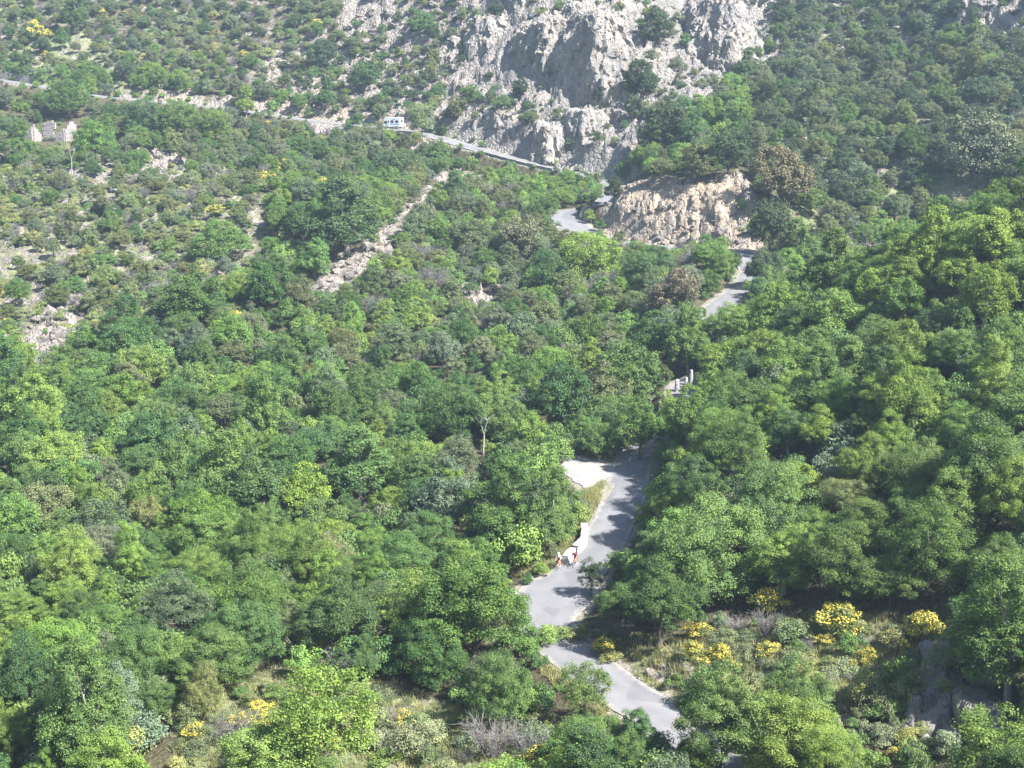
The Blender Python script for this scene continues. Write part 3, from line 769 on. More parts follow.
KEYS = [
 # far left, round the ruin and the upper road
 ('oak',68,98,22,'deep','round dark oak standing at the road bend just above the stone ruin',1),
 ('oak',93,140,22,'mid','mid green oak growing right beside the ruined stone walls',1.1),
 ('oak',140,118,25,'blue','dark bluish oak on the slope under the ochre road bank, biggest of the row',1),
 ('oak',178,122,24,'mid','spreading oak right of the dark bluish one beneath the ochre road bank',1),
 ('oak',215,125,20,'mid','smaller oak at the right end of the row beneath the ochre road bank',1),
 ('oak',20,140,18,'mid','low oak at the left end of the ruined walls',.9),
 ('holm',126,70,15,'dark','dark domed holm oak alone on the grass just above the ochre road bank',1),
 ('oak',75,10,16,'deep','deep green oak high on the hillside near the top left corner',1),
 # middle left
 ('oak',345,212,36,'blue','wide dark oak clump left of the pale rock streak',.85),
 ('oak',302,222,22,'deep','dark oak at the left flank of the wide clump by the rock streak',1),
 ('oak',270,288,26,'deep','deep green domed oak with a black shadow on its left, mid left slope',1.1),
 ('oak',190,300,32,'deep','broad oak left of the deep green domed one on the left slope',.9),
 ('oak',222,240,28,'mid','leafy oak standing above the deep green domed one',.9),
 ('oak',120,320,22,'deep','oak at the upper edge of the wood beside the left rock patch',1),
 ('broom',235,322,16,'yellowish','pale yellow broom patch under the deep green domed oak',1),
 ('holm',322,55,18,'dark','dark holm oak on the pale scree left of the crag',1),
 ('holm',365,75,16,'deep','green holm oak in the middle of the pale scree',1),
 ('holm',420,32,14,'deep','holm oak at the top of the pale scree',1),
 ('holm',400,165,24,'dark','dark holm oak just below the parked white motorhome',1),
 ('oak',422,118,15,'pale','pale grey-green tree at the roadside right behind the motorhome',1.3),
 # centre, by the hairpin
 ('oak',590,258,36,'bright','bright green bushy oak just below the upper hairpin bend',.95),
 ('holm',675,292,26,'brownish','round brownish holm oak left of the middle stretch of road',1.05),
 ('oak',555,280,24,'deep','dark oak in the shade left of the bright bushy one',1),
 ('holm',520,240,26,'brownish','brown-green holm oak left of the upper hairpin',1),
 ('holm',470,235,24,'dull','dull holm oak between the pale rock streak and the upper hairpin',1),
 ('oak',640,268,22,'blue','bluish oak under the ochre cutting',1),
 ('oak',710,255,22,'mid','green oak in front of the right end of the ochre cutting',.9),
 ('oak',583,182,12,'mid','small oak at the foot of the parapet wall by the crag',1.1),
 # crag and slopes right of it
 ('holm',655,32,22,'dark','big dark holm oak growing out of the rock right of the tall crag',1),
 ('holm',640,85,22,'dark','dark holm oak below the biggest one on the rock face',1),
 ('holm',682,105,14,'deep','green holm oak at the foot of the pale rock slab',1),
 ('holm',668,122,24,'dark','wide holm oak over the roadside rocks',.9),
 ('holm',700,160,22,'dull','holm oak on the crest of the ochre spur',1),
 ('holm',730,150,24,'dark','dark holm oak behind the ochre spur',1),
 ('holm',660,172,16,'dull','small holm oak at the left end of the spur crest',1),
 ('holm',782,180,32,'brownish','large brown-green holm oak at the right end of the ochre spur',1.1),
 ('holm',770,225,24,'dark','dark evergreen shading the road at the right of the spur',1.3),
 ('holm',766,266,19,'dark','dark evergreen beside the road, lowest of the two at the spur',1.4),
 ('holm',975,150,40,'grey','large grey-brown evergreen near the right edge',1),
 ('holm',1012,165,26,'dark','dark evergreen at the right edge behind the grey-brown one',1),
 ('holm',583,126,12,'deep','green holm oak on the ledge right under the tallest pillar',.9), ('holm',560,118,10,'dull','small holm oak on the ledge left under the tallest pillar',.9), ('holm',600,96,9,'dark','small dark holm oak at the foot of the sunlit edge of the tallest pillar',1),
 ('holm',502,105,12,'deep','holm oak on the ledge over the roadside rock wall, left',.9), ('holm',528,117,11,'dull','holm oak on the ledge over the roadside rock wall, middle',.9), ('shrub',575,50,7,'dark','tiny dark bush in the cleft between the two pillars',1), ('holm',495,12,10,'dark','small dark holm oak at the top left of the crag',1),
 ('holm',470,96,12,'deep','holm oak at the left foot of the second pillar',.9), ('holm',455,113,13,'dull','wide dull holm oak above the road right of the motorhome tree',.8), ('holm',437,95,10,'deep','small holm oak on the scree above the motorhome tree',1), ('holm',634,110,11,'dark','small dark holm oak at the right shoulder of the long roadside rock wall',1), ('holm',648,142,15,'dull','holm oak at the right end of the long roadside rock wall',1),
 ('shrub',616,10,8,'dull','small bush on the top of the tallest pillar',1), ('holm',520,88,9,'dark','small dark holm oak at the shaded foot of the second pillar',1), ('holm',560,12,9,'dull','small holm oak on the crest between the pillars',1),
 # right slope
 ('oak',1000,240,34,'bright','bright oak at the right edge on top of the near slope',1),
 ('oak',905,395,36,'bright','light green oak, the brightest crown of the near right slope',1.1),
 ('bare',886,345,26,'brownish','leafless brown thicket among the oaks of the right slope',1),
 ('oak',850,500,30,'yellowish','yellow-brown blossoming tree in the oak wood of the right slope',1),
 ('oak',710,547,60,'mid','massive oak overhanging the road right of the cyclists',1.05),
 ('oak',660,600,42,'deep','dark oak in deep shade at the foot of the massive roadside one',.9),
 ('oak',772,500,52,'mid','large oak right of the massive roadside one',1),
 ('oak',840,560,50,'mid','large oak above the yellow broom bank',1),
 ('oak',930,545,48,'mid','broad oak over the shaded rocky hollow',1),
 ('oak',1014,618,56,'mid','big oak at the right edge above the shaded rock face',1.1),
 ('oak',672,503,21,'bright','oak beside the road bend by the gravel lay-by',1),
 ('oak',728,436,36,'mid','oak over the road above the gravel lay-by',1),
 ('oak',668,425,20,'bright','light crown just below the white bollards',1),
 ('oak',735,362,34,'bright','bright oak below the middle stretch of road',1),
 ('oak',625,375,36,'mid','broad oak left of the white bollards',1),
 ('oak',560,395,36,'deep','deep green oak in the middle of the wood above the lay-by',1),
 # wood left of the road
 ('oak',505,500,48,'mid','wide oak left of the gravel lay-by',.85),
 ('oak',545,522,30,'mid','oak between the lay-by and the white parapet',.9),
 ('oak',450,420,36,'deep','dark oak behind the pale forked dead tree',1.1),
 ('oak',150,516,18,'yellowish','narrow cream-flowered tree standing out of the left wood',1.6),
 ('holm',302,447,20,'brownish','pinkish brown bush in the middle of the left wood',.6),
 ('holm',330,556,30,'olive','olive brown round tree in the left wood',1),
 ('oak',200,520,36,'bright','bright feathery oak right of the cream-flowered tree',.95),
 ('oak',90,700,54,'mid','round oak with a black shadow on its left at the bottom left',1.05),
 ('oak',60,650,40,'bright','light oak behind the round one at the bottom left',1),
 ('oak',140,655,40,'mid','oak right behind the round one at the bottom left',1),
 ('oak',470,610,64,'mid','large spreading oak left of the lower hairpin',.9),
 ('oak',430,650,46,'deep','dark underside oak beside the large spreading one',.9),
 ('oak',250,600,44,'mid','oak in the wood left of the lower hairpin, above the yellow broom',1),
 ('oak',345,620,30,'grey','greyish thin tree left of the large spreading oak',1.1),
 ('holm',203,690,20,'olive','slim olive conifer-like tree at the bottom left',1.9),
 ('sapling',330,715,52,'bright','big-leaved young tree in the bottom foreground, with sunlit leaves',1.0),
 ('sapling',270,752,44,'bright','big-leaved sapling at the very bottom, left of the taller young tree',.8),
 ('sapling',585,690,24,'mid','thin-crowned sapling hanging over the lower road',1.3),
 ('oak',590,748,46,'mid','bushy oak below the lower road',.75),
 ('oak',720,720,50,'mid','oak at the lower end of the road, right side',1),
 ('oak',790,735,56,'bright','light wide oak at the bottom right centre',.9),
 ('oak',500,690,34,'mid','slender oak with a pale trunk left of the lower road',1.5),
 ('sapling',1000,752,44,'bright','big-leaved sapling at the bottom right corner',1),
 ('shrub',610,655,12,'yellowish','yellow-green bush on the bank at the inside of the lower road',1),
 # crowns that close the wood over the hidden middle stretch of the road
 ('oak',690,336,26,'mid','leafy oak where the middle stretch of road runs into the wood',1), ('oak',735,325,28,'bright','light oak at the lower end of the visible middle road',1),
 ('oak',655,338,26,'deep','dark oak left of where the middle road vanishes',1), ('oak',706,412,18,'mid','oak right below the white posts',1), ('oak',671,404,13,'bright','small light oak left below the white posts',1), ('oak',703,390,11,'mid','low oak right of the white posts',1), ('shrub',688,399,10,'bright','light bush right under the white posts',.9), ('oak',766,290,20,'mid','oak at the right edge of the visible middle road',1), ('oak',772,312,24,'bright','light oak just below the one at the right edge of the middle road',1), ('oak',712,329,13,'mid','tiny oak across the foot of the visible middle road',1), ('oak',700,322,14,'bright','small light oak under the visible middle road',1), ('oak',640,425,28,'mid','oak left below the lone white post',1),
 ('oak',668,453,18,'mid','oak hiding the road just past the lay-by',1),
# bushes round the hairpin and the bank
 ('shrub',530,634,15,'mid','green bush hiding the outer curve of the lower hairpin',1), ('shrub',549,634,16,'bright','light bush across the lowest part of the hairpin',.9), ('shrub',600,237,8,'mid','green bush at the outer edge of the upper hairpin',1), ('shrub',618,242,9,'dull','dull bush under the left end of the ochre cutting',1), ('shrub',634,246,8,'mid','low green bush before the ochre cutting',1), ('holm',614,191,11,'dark','small dark holm oak between the two arms of the upper hairpin',1), ('oak',1066,640,48,'mid','oak added at the right edge to shade the rock beside it',1), ('holm',1008,72,24,'dark','dark holm oak at the right edge under the pale slab',1), ('holm',978,92,20,'dark','dark holm oak left of the one at the right edge under the pale slab',1), ('shrub',566,632,13,'yellowish','yellowish bush inside the lower hairpin',.8), ('shrub',581,631,11,'mid','small green bush on the inside bank of the lower hairpin',.9),  # the oak beyond the right edge is added to cast shade on the rock
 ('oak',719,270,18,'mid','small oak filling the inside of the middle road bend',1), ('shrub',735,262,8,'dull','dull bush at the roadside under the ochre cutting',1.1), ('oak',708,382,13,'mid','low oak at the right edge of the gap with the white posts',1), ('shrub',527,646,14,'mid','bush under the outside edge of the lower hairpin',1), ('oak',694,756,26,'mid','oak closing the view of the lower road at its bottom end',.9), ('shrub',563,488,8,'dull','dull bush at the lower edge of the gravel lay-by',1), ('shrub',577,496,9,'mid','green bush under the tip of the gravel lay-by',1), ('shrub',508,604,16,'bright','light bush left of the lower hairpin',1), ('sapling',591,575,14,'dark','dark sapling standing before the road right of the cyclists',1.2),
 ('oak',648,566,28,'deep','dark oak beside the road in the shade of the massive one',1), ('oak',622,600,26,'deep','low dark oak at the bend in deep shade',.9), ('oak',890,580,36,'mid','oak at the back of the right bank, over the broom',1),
# broom
 ('broom',838,617,26,'olive','largest bright yellow broom on the right bank',1), ('broom',826,642,10,'olive','small yellow broom under the largest one',1),
 ('broom',868,655,12,'olive','yellow broom right of and below the largest one',1), ('broom',852,664,8,'olive','tiny yellow broom, lowest on the right bank',1),
 ('broom',924,626,22,'olive','pale yellow broom above the shaded rocky hollow',1), ('broom',905,645,10,'olive','little yellow broom at the edge of the hollow shadow',1),
 ('broom',698,629,14,'olive','yellow broom on the bank under the massive roadside oak',1), ('broom',767,650,14,'olive','yellow broom in the middle of the right bank',1),
 ('broom',770,600,20,'olive','shaded ochre broom under the oaks of the right bank',1), ('broom',603,645,15,'olive','yellow broom beside the lower road',.9),
 ('broom',718,655,10,'olive','small broom above the pale boulders',1), ('broom',800,660,11,'olive','half-yellow broom between two larger ones on the right bank',1),
 ('broom',315,643,18,'olive','yellow broom left of the large spreading oak',1), ('broom',403,718,13,'olive','yellow broom below the shaded oak by the bottom clearing',1.1),
 ('broom',195,732,15,'olive','pale broom in the bottom left clearing',1), ('broom',262,722,14,'olive','bright broom left of the big-leaved young tree',1),
 ('shrub',130,742,26,'yellowish','pale yellow-green bush at the foot of the round oak',1), ('broom',75,582,10,'olive','ochre broom among the oaks at the left edge',1),
 ('broom',35,30,14,'olive','yellowish broom high in the top left grass',1), ('broom',150,75,7,'olive','bright broom spot above the ochre road bank',1.2),
 ('broom',265,180,16,'olive','yellow broom on the grassy slope under the road',.9), ('broom',285,165,10,'olive','ochre broom above the other one on the grassy slope',1),
 ('broom',215,212,12,'olive','yellow broom on the left slope over the dark oaks',.8), ('broom',325,185,12,'olive','pale broom right of the pair on the grassy slope',.9),
 # bare shrubs
 ('bare',345,668,26,'grey','grey leafless shrub between the sapling and the large spreading oak',1), ('bare',492,738,30,'grey','tangled grey dead shrub at the bottom, left of the lower road',1),
 ('bare',235,728,26,'grey','grey brushwood in the bottom left clearing',.8), ('bare',530,745,22,'grey','grey dead shrub right of the tangled one at the bottom',1),
 ('bare',315,610,18,'grey','pale dead branches above the left yellow broom',1.2), ('bare',860,262,24,'grey','grey leafless crown on top of the right slope',1.2), ('bare',50,560,0,'grey',None,1),
]
for kx in KEYS:
    if kx[3] > 0: key(*kx)
n_keys = len(PLANTS)
for p in PLANTS:
    if p['kind'] in ('oak', 'holm', 'sapling') and shades(p['x'], p['y'], p['z'], p['R'], p['H']): print('KEY SHADES', round(p['u']), round(p['v']), p['label'])

ZONES = [  # polygon of ground pixels, tree spacing, shrub spacing, tree mix (oak share), tints oak, tints holm, tree radius range, shrub kinds
 ('bank', [(596,634),(680,646),(700,632),(860,608),(960,622),(1010,745),(900,770),(700,690)], 0, 1.12, .7, ['mid'], ['dull'], (1.6, 2.6)),
 ('clearing', [(175,715),(330,672),(420,705),(560,735),(560,830),(175,830)], 0, 1.5, .8, ['bright'], ['olive'], (1.8, 2.6)),
 ('crag ledge', [(455,92),(490,84),(560,112),(590,118),(570,138),(520,122),(470,112),(440,128)], 7, 2.2, 0, ['mid'], ['dull', 'deep', 'olive'], (1.2, 2.2)),
 ('crag', [(455,-60),(640,-60),(650,60),(650,172),(600,180),(455,140),(430,110),(470,60)], 0, 3.2, 0, ['mid'], ['dark'], (1.2, 2.2)),
 ('slab', [(640,-60),(790,-60),(780,45),(742,70),(705,110),(640,118)], 13, 4.2, 0, ['mid'], ['dark', 'dull'], (1.2, 2.6)),
 ('scree', [(330,-60),(460,-60),(480,80),(450,122),(345,118),(225,92),(330,40)], 7.0, 2.2, .1, ['mid'], ['dark', 'deep', 'dull', 'olive'], (1.6, 2.9)),
 ('upper slope', [(-400,-80),(335,-80),(335,45),(225,92),(150,80),(-400,40)], 4.9, 2.9, .35, ['mid', 'deep', 'grey'], ['dark', 'grey', 'dull', 'olive'], (1.7, 3.3)),
 ('ochre cut', [(600,190),(640,176),(748,172),(752,250),(600,250)], 0, 9, 0, ['mid'], ['dark'], (1.4, 2)),
 ('rock streak', [(310,292),(330,268),(385,228),(402,205),(430,178),(510,165),(520,180),(470,195),(420,222),(408,245),(385,262),(345,295),(316,305)], 9, 3.2, 0, ['mid'], ['dull'], (1.4, 2.2)),
 ('slope under the road', [(-400,60),(-150,84),(100,100),(345,130),(460,155),(420,180),(330,200),(270,190),(140,180),(-400,178)], 4.4, 2.5, .62, ['mid', 'deep', 'blue', 'grey'], ['dull', 'grey', 'olive'], (2.0, 3.4)),
 ('left garrigue', [(-400,178),(140,180),(262,190),(275,250),(200,330),(110,375),(-400,375)], 6.2, 1.9, .55, ['mid', 'grey', 'olive', 'deep'], ['dull', 'olive', 'grey'], (1.6, 3.0)),
 ('right upper slope', [(742,120),(780,40),(800,-80),(1500,-80),(1500,50),(1200,150),(1024,195),(900,240),(770,270),(752,200)], 4.0, 2.5, .28, ['mid', 'deep', 'grey'], ['dark', 'dark', 'dull', 'grey', 'olive'], (2.0, 4.3)),
 ('middle wood', [(310,300),(420,235),(520,190),(600,235),(740,250),(735,300),(690,350),(680,400),(600,380),(300,400)], 3.9, 2.4, .6, ['mid', 'deep', 'grey', 'bright', 'olive'], ['dull', 'olive', 'grey', 'grey'], (1.9, 3.4)),
 ('right wood', [(640,470),(690,400),(770,270),(900,240),(1200,140),(1500,60),(1500,900),(1000,760),(960,600),(700,610),(600,640)], 3.7, 2.4, .96, ['mid', 'bright', 'mid', 'bright', 'deep'], ['olive', 'dull'], (2.4, 4.1)),
]
ZONE_DEFAULT = ('left wood', None, 3.6, 2.3, .88, ['mid', 'bright', 'mid', 'deep', 'bright', 'mid', 'deep', 'grey'], ['mid', 'dull', 'grey', 'olive'], (1.8, 3.9))
ZPOLY = {z[0]: z for z in ZONES + [ZONE_DEFAULT]}
def zones_of(u, v):
    out = np.full(u.shape, len(ZONES)); done = np.zeros(u.shape, bool)
    for i, z in enumerate(ZONES):
        m = in_poly(u, v, z[1]) & ~done; out[m] = i; done |= m
    return out
# candidates uniform over the ground in and just outside the view
def candidates(n, dmin=72, dmax=520):
    r2 = RNG.uniform(dmin ** 2, dmax ** 2, n); r = np.sqrt(r2); t = RNG.uniform(math.radians(-29.5), math.radians(29.5), n)
    x = r * np.sin(t); y = r * np.cos(t); z = height(x, y); u, v, d = project(np.stack([x, y, z], -1))
    m = (u > -230) & (u < 1260) & (v > -40) & (v < 900); x, y, z, u, v, d = (q[m] for q in (x, y, z, u, v, d))
    w = fbm(np.stack([x, y], -1) / 11, 2, 61); w2_ = fbm(np.stack([x, y], -1) / 11, 2, 62)
    zz = zones_of(u + w * 14, v + w2_ * 8); rdist, _ = road_distance(x, y)
    lay = in_poly(x, y, lay_poly)
    rk = _bil(ROCK, x, y, NR, NC)
    return x, y, z, u, v, d, zz, rdist, lay, rk
cell = {}
def crowded(x, y, sp, frac=1.0, k=0):
    i, j = int(x // 5), int(y // 5)
    for a in (-2, -1, 0, 1, 2):
        for b in (-2, -1, 0, 1, 2):
            for (px, py, pr, pk) in cell.get((i + a, j + b), ()):
                lim = sp if pk == k else pr
                if (px - x) ** 2 + (py - y) ** 2 < lim * lim: return True
    return False
def occupy(x, y, r, k): cell.setdefault((int(x // 5), int(y // 5)), []).append((x, y, r, k))
for p in PLANTS:
    tree = p['kind'] in ('oak', 'holm', 'sapling'); occupy(p['x'], p['y'], p['R'] * (.95 if tree else .6), 9)
allz = ZONES + [ZONE_DEFAULT]
X = candidates(33000)
for x, y, z, u, v, d, zi, rdist, lay, rk in zip(*X):
    zn = allz[zi]; sp = zn[2]
    if not sp or lay: continue
    R = RNG.uniform(*zn[7]) * (RNG.uniform(.8, 1.05)) * (1.0 if d < 260 else .92)
    if rdist < (R * .3 + 2.9 if (310 < v < 450 or 225 < v < 262) else R * .7 + 2.2) or crowded(x, y, sp * (.75 + .1 * R), k=1): continue
    oak = RNG.random() < zn[4]
    if d < 240 and zn[0] in ('right wood', 'left wood'): oak = RNG.random() < .95
    H_ = R * (2.05 if oak else 1.9)
    cu, cv, cd = project(np.array([x, y, z + H_ * .55]))
    if hides(cu, cv, R * FPX / cd, H_ * .52 * FPX / cd, cd) or shades(x, y, z, R, H_): continue
    place('oak' if oak else 'holm', x, y, R, str(RNG.choice(zn[5] if oak else zn[6])), zone=zn[0]); occupy(x, y, R * .8, 1)
X = candidates(112000)
for x, y, z, u, v, d, zi, rdist, lay, rk in zip(*X):
    zn = allz[zi]; sp = zn[3] * (1 + (1.6 * max(0, rk - .45) if zn[0] in ('left garrigue', 'upper slope', 'right upper slope') else .9 * rk * (zn[0] not in ('crag', 'slab', 'scree', 'crag ledge', 'rock streak'))))
    clumpy = zn[0] in ('upper slope', 'left garrigue', 'slope under the road', 'right upper slope')
    if clumpy:
        cl_n = fbm(np.array([[x / 13, y / 20]]), 2, 93)[0]
        if cl_n < {'left garrigue': -.3, 'right upper slope': -.45}.get(zn[0], -.24): continue
        sp *= .78
    if lay or rdist < 3.3 or crowded(x, y, sp, k=2): continue
    if zn[0] in ('scree', 'slab', 'crag') and vnoise(np.array([x / 7, y / 11]), 91) < (-.28 if zn[0] == 'scree' else -.25): continue
    R = (.5 + 1.25 * RNG.random() ** 1.3) * (1.35 if zn[0] in ('scree', 'slab', 'crag', 'upper slope', 'right upper slope') else 1.2 if zn[0] == 'left garrigue' else 1.4 if zn[0] in ('left wood', 'right wood', 'middle wood') else 1) * (.8 if rdist < 5 else 1)
    cu, cv, cd = project(np.array([x, y, z + R * .5]))
    if hides(cu, cv, R * FPX / cd, R * .7 * FPX / cd, cd): continue
    q = RNG.random(); nm = zn[0]
    if nm in ('bank', 'clearing', 'left garrigue', 'slope under the road', 'upper slope') and q < (.075 if nm in ('bank', 'clearing') else .022): kd, tn = 'broom', 'olive'
    elif q < .15 and nm not in ('crag', 'slab', 'scree', 'right wood', 'left wood'): kd, tn = 'bare', 'grey'
    else: kd, tn = 'shrub', str(RNG.choice(['olive', 'dull', 'pale', 'mid', 'grey', 'yellowish'] if nm in ('left garrigue', 'bank', 'clearing', 'upper slope', 'slope under the road') else ['mid', 'bright', 'deep', 'mid', 'mid', 'grey'] if nm in ('left wood', 'right wood', 'middle wood') else ['dull', 'dark', 'deep', 'olive', 'grey']))
    place(kd, x, y, R, tn, RNG.uniform(.7, 1.3) * (1.25 if nm in ('left wood', 'right wood', 'middle wood') else 1), zone=nm); occupy(x, y, R * .8, 2)
from collections import Counter
print('PLANTS', Counter(p['kind'] for p in PLANTS))

# ---- how much of each plant shows: front-to-back discs on a coarse grid, the ground's own relief included
CS = 4; BW, BH = W // CS, H // CS
bu, bv = np.meshgrid(np.arange(BW) * CS + 2, np.arange(BH) * CS + 2)
BD = raycast(bu.ravel(), bv.ravel()).reshape(bu.shape)
cover = np.zeros((BH, BW), bool)
for p in sorted(PLANTS, key=lambda q: q['d']):
    ru, rv = p['ru'] * .92, p['rv'] * .95
    i0, i1 = max(0, int((p['v'] - rv) / CS)), min(BH, int((p['v'] + rv) / CS) + 1); j0, j1 = max(0, int((p['u'] - ru) / CS)), min(BW, int((p['u'] + ru) / CS) + 1)
    p['seen'] = 0
    if i0 >= i1 or j0 >= j1: continue
    e = ((bu[i0:i1, j0:j1] - p['u']) / ru) ** 2 + ((bv[i0:i1, j0:j1] - p['v']) / rv) ** 2 < 1
    e &= BD[i0:i1, j0:j1] > p['d'] - p['R'] * 1.5
    p['seen'] = int((e & ~cover[i0:i1, j0:j1]).sum())
    if p['kind'] not in ('bare',): cover[i0:i1, j0:j1] |= e
print('SEEN', Counter(p['kind'] for p in PLANTS if p['seen'] >= 3))
# ------------------------------------------------------------------ build them: the ones that show most as things, the rest of a kind as one mass
INFO = {'oak': ('oak_tree', 'oak'), 'holm': ('holm_oak_tree', 'evergreen tree'), 'shrub': ('garrigue_shrub', 'shrub'), 'broom': ('broom_bush', 'broom'), 'bare': ('bare_shrub', 'bare shrub'), 'sapling': ('sapling', 'sapling')}
TN = {'bright': 'light green', 'mid': 'mid green', 'deep': 'deep green', 'olive': 'olive green', 'yellowish': 'yellow-green', 'grey': 'grey-green', 'brownish': 'brown-green', 'dark': 'dark green', 'dull': 'dull green', 'pale': 'pale green', 'blue': 'blue-green'}
KN = {'oak': 'leafy oak', 'holm': 'evergreen holm oak', 'shrub': 'low shrub', 'broom': 'yellow-flowered broom', 'bare': 'leafless twiggy shrub', 'sapling': 'sapling'}
PLACE = {'bank': 'on the rough bank right of the lower road', 'clearing': 'in the grassy clearing at the bottom', 'crag': 'rooted in the limestone crag over the road',
 'crag ledge': 'on the green ledge between the upper and lower crag walls',
 'slab': 'on the pale rock slab right of the crag', 'scree': 'on the white scree left of the crag', 'upper slope': 'on the slope above the upper road at the left',
 'ochre cut': 'on the ochre road cutting', 'rock streak': 'beside the pale rock streak', 'slope under the road': 'on the slope just under the upper road',
 'left garrigue': 'on the open scrubby slope at the left', 'right upper slope': 'on the far upper slope at the right', 'middle wood': 'in the wood below the upper hairpin',
 'right wood': 'in the near wood right of the road', 'left wood': 'in the big wood left of the road'}
def size_word(p):
    R = p['R']
    if p['kind'] in ('oak', 'holm'): return 'large' if R > 3.0 else 'medium' if R > 2.3 else 'small'
    return 'large' if R > 1.25 else 'medium' if R > .85 else 'small'
def label_of(p):
    if p['label']: return p['label'], None
    sub = ''
    if p['zone'] in ('left wood', 'right wood', 'middle wood'):
        sub = ', nearer part' if p['d'] < 165 else ', middle part' if p['d'] < 215 else ', farther part'
    l = f"{size_word(p)} {TN[p['tname']]} {KN[p['kind']]} {PLACE[p['zone']]}{sub}"
    if len(l.split()) > 16: l = l.replace('evergreen ', '').replace('leafy ', '')
    return l, f"{KN[p['kind']]}s {PLACE[p['zone']]}"
def orient(o, p):
    o.location = (p['x'], p['y'], p['z']); q = math.sin(p['rz'] * 37) * .14; o.rotation_euler = (q * .5, math.sin(p['rz'] * 53) * .07, p['rz']); o.scale = (p['s'] * (1 + q), p['s'] * (1 - q), p['s'] * p['hs'])
def paint_obj(o, p): o.color = (*[float(c) for c in p['tint']], 1)
protos = {}
CAP = 296
rest = {}
for kind in INFO:
    these = sorted([p for p in PLANTS if p['kind'] == kind], key=lambda q: (-(q['label'] is not None and q['seen'] > 0), -q['seen']))
    own = [p for p in these if p['seen'] >= (3 if kind in ('oak', 'holm') else 1)][:CAP]
    rest[kind] = these[len(own):] if len(own) == CAP else [p for p in these[len(own):] if p['seen'] >= 0]
    nm, cat = INFO[kind]
    for p in own:
        lab, grp = label_of(p)
        if kind in ('oak', 'holm', 'sapling'):
            fam = {'oak': OAK, 'holm': HOLM}.get(kind)
            lod = 0 if p['d'] < 150 else 1 if p['d'] < 250 else 2
            cm, tm = (fam[min(lod, 1)] if fam else SAPL)[p['var']][:2]
            kk = (kind, p['var'], min(lod, 1))
            root = bpy.data.objects.new(nm, None); link(root); root.empty_display_size = .3; orient(root, p); tag(root, lab, cat, grp)
            if kk not in protos:
                c = bpy.data.objects.new('crown', cm); t = bpy.data.objects.new('trunk', tm); protos[kk] = (c, t)
            else:
                c = protos[kk][0].copy(); t = protos[kk][1].copy()
            link(c, root); link(t, root); paint_obj(c, p); paint_obj(t, p)
        else:
            me = {'shrub': SHRUB, 'broom': BROOM, 'bare': BARE}[kind][p['var']][0]
            kk = (kind, p['var'])
            if kk not in protos: o = bpy.data.objects.new(nm, me); protos[kk] = (o,)
            else: o = protos[kk][0].copy()
            link(o); orient(o, p); paint_obj(o, p); tag(o, lab, cat, grp)
    print('OWN', kind, len(own), 'REST', len(rest[kind]))

def mass_tree(name, templates):
    ng = bpy.data.node_groups.new(name, 'GeometryNodeTree')
    ng.interface.new_socket('Geometry', in_out='INPUT', socket_type='NodeSocketGeometry'); ng.interface.new_socket('Geometry', in_out='OUTPUT', socket_type='NodeSocketGeometry')
    gi = ng.nodes.new('NodeGroupInput'); go = ng.nodes.new('NodeGroupOutput'); j = ng.nodes.new('GeometryNodeJoinGeometry'); ip = ng.nodes.new('GeometryNodeInstanceOnPoints')
    for t in templates:
        oi = ng.nodes.new('GeometryNodeObjectInfo'); oi.transform_space = 'ORIGINAL'; oi.inputs['Object'].default_value = t; oi.inputs['As Instance'].default_value = True
        ng.links.new(oi.outputs['Geometry'], j.inputs[0])
    def attr(nm, typ):
        a = ng.nodes.new('GeometryNodeInputNamedAttribute'); a.data_type = typ; a.inputs['Name'].default_value = nm; return a.outputs[0]
    e = ng.nodes.new('FunctionNodeEulerToRotation'); ng.links.new(attr('rot', 'FLOAT_VECTOR'), e.inputs[0])
    ng.links.new(gi.outputs[0], ip.inputs['Points']); ng.links.new(j.outputs[0], ip.inputs['Instance']); ip.inputs['Pick Instance'].default_value = True
    ng.links.new(attr('vi', 'INT'), ip.inputs['Instance Index']); ng.links.new(e.outputs[0], ip.inputs['Rotation']); ng.links.new(attr('scl', 'FLOAT_VECTOR'), ip.inputs['Scale'])
    ng.links.new(ip.outputs[0], go.inputs[0]); return ng
def mass(name, label, cat, plants, templates):
    """the remainder of a kind as one object of kind stuff"""
    if not plants: return
    pts = np.array([(p['x'], p['y'], p['z']) for p in plants], np.float32)
    me = bpy.data.meshes.new(name); me.vertices.add(len(pts)); me.vertices.foreach_set('co', pts.ravel())
    def add(nm, typ, vals, field):
        a = me.attributes.new(nm, typ, 'POINT'); a.data.foreach_set(field, np.asarray(vals).ravel())
    add('rot', 'FLOAT_VECTOR', np.array([(0, 0, p['rz']) for p in plants], np.float32), 'vector')
    add('scl', 'FLOAT_VECTOR', np.array([(p['s'] * (1 + math.sin(p['rz'] * 37) * .14), p['s'] * (1 - math.sin(p['rz'] * 37) * .14), p['s'] * p['hs']) for p in plants], np.float32), 'vector')
    add('tint', 'FLOAT_COLOR', np.array([(*p['tint'], 1) for p in plants], np.float32), 'color')
    add('mass', 'FLOAT', np.ones(len(plants), np.float32), 'value')
    add('vi', 'INT', np.array([p['var'] % len(templates) for p in plants], np.int32), 'value')
    me.update(); o = ob(name, me); tag(o, label, cat, kind='stuff')
    md = o.modifiers.new('plants', 'NODES'); md.node_group = mass_tree(name, templates)
def temps(kind): return [v[0] for k, v in sorted(protos.items()) if k[0] == kind and (len(k) < 3 or k[2] == 1 or kind == 'sapling')]
mass('oak_wood', 'green oak wood covering the slopes behind and between the nearer oaks', 'wood', rest['oak'], temps('oak'))
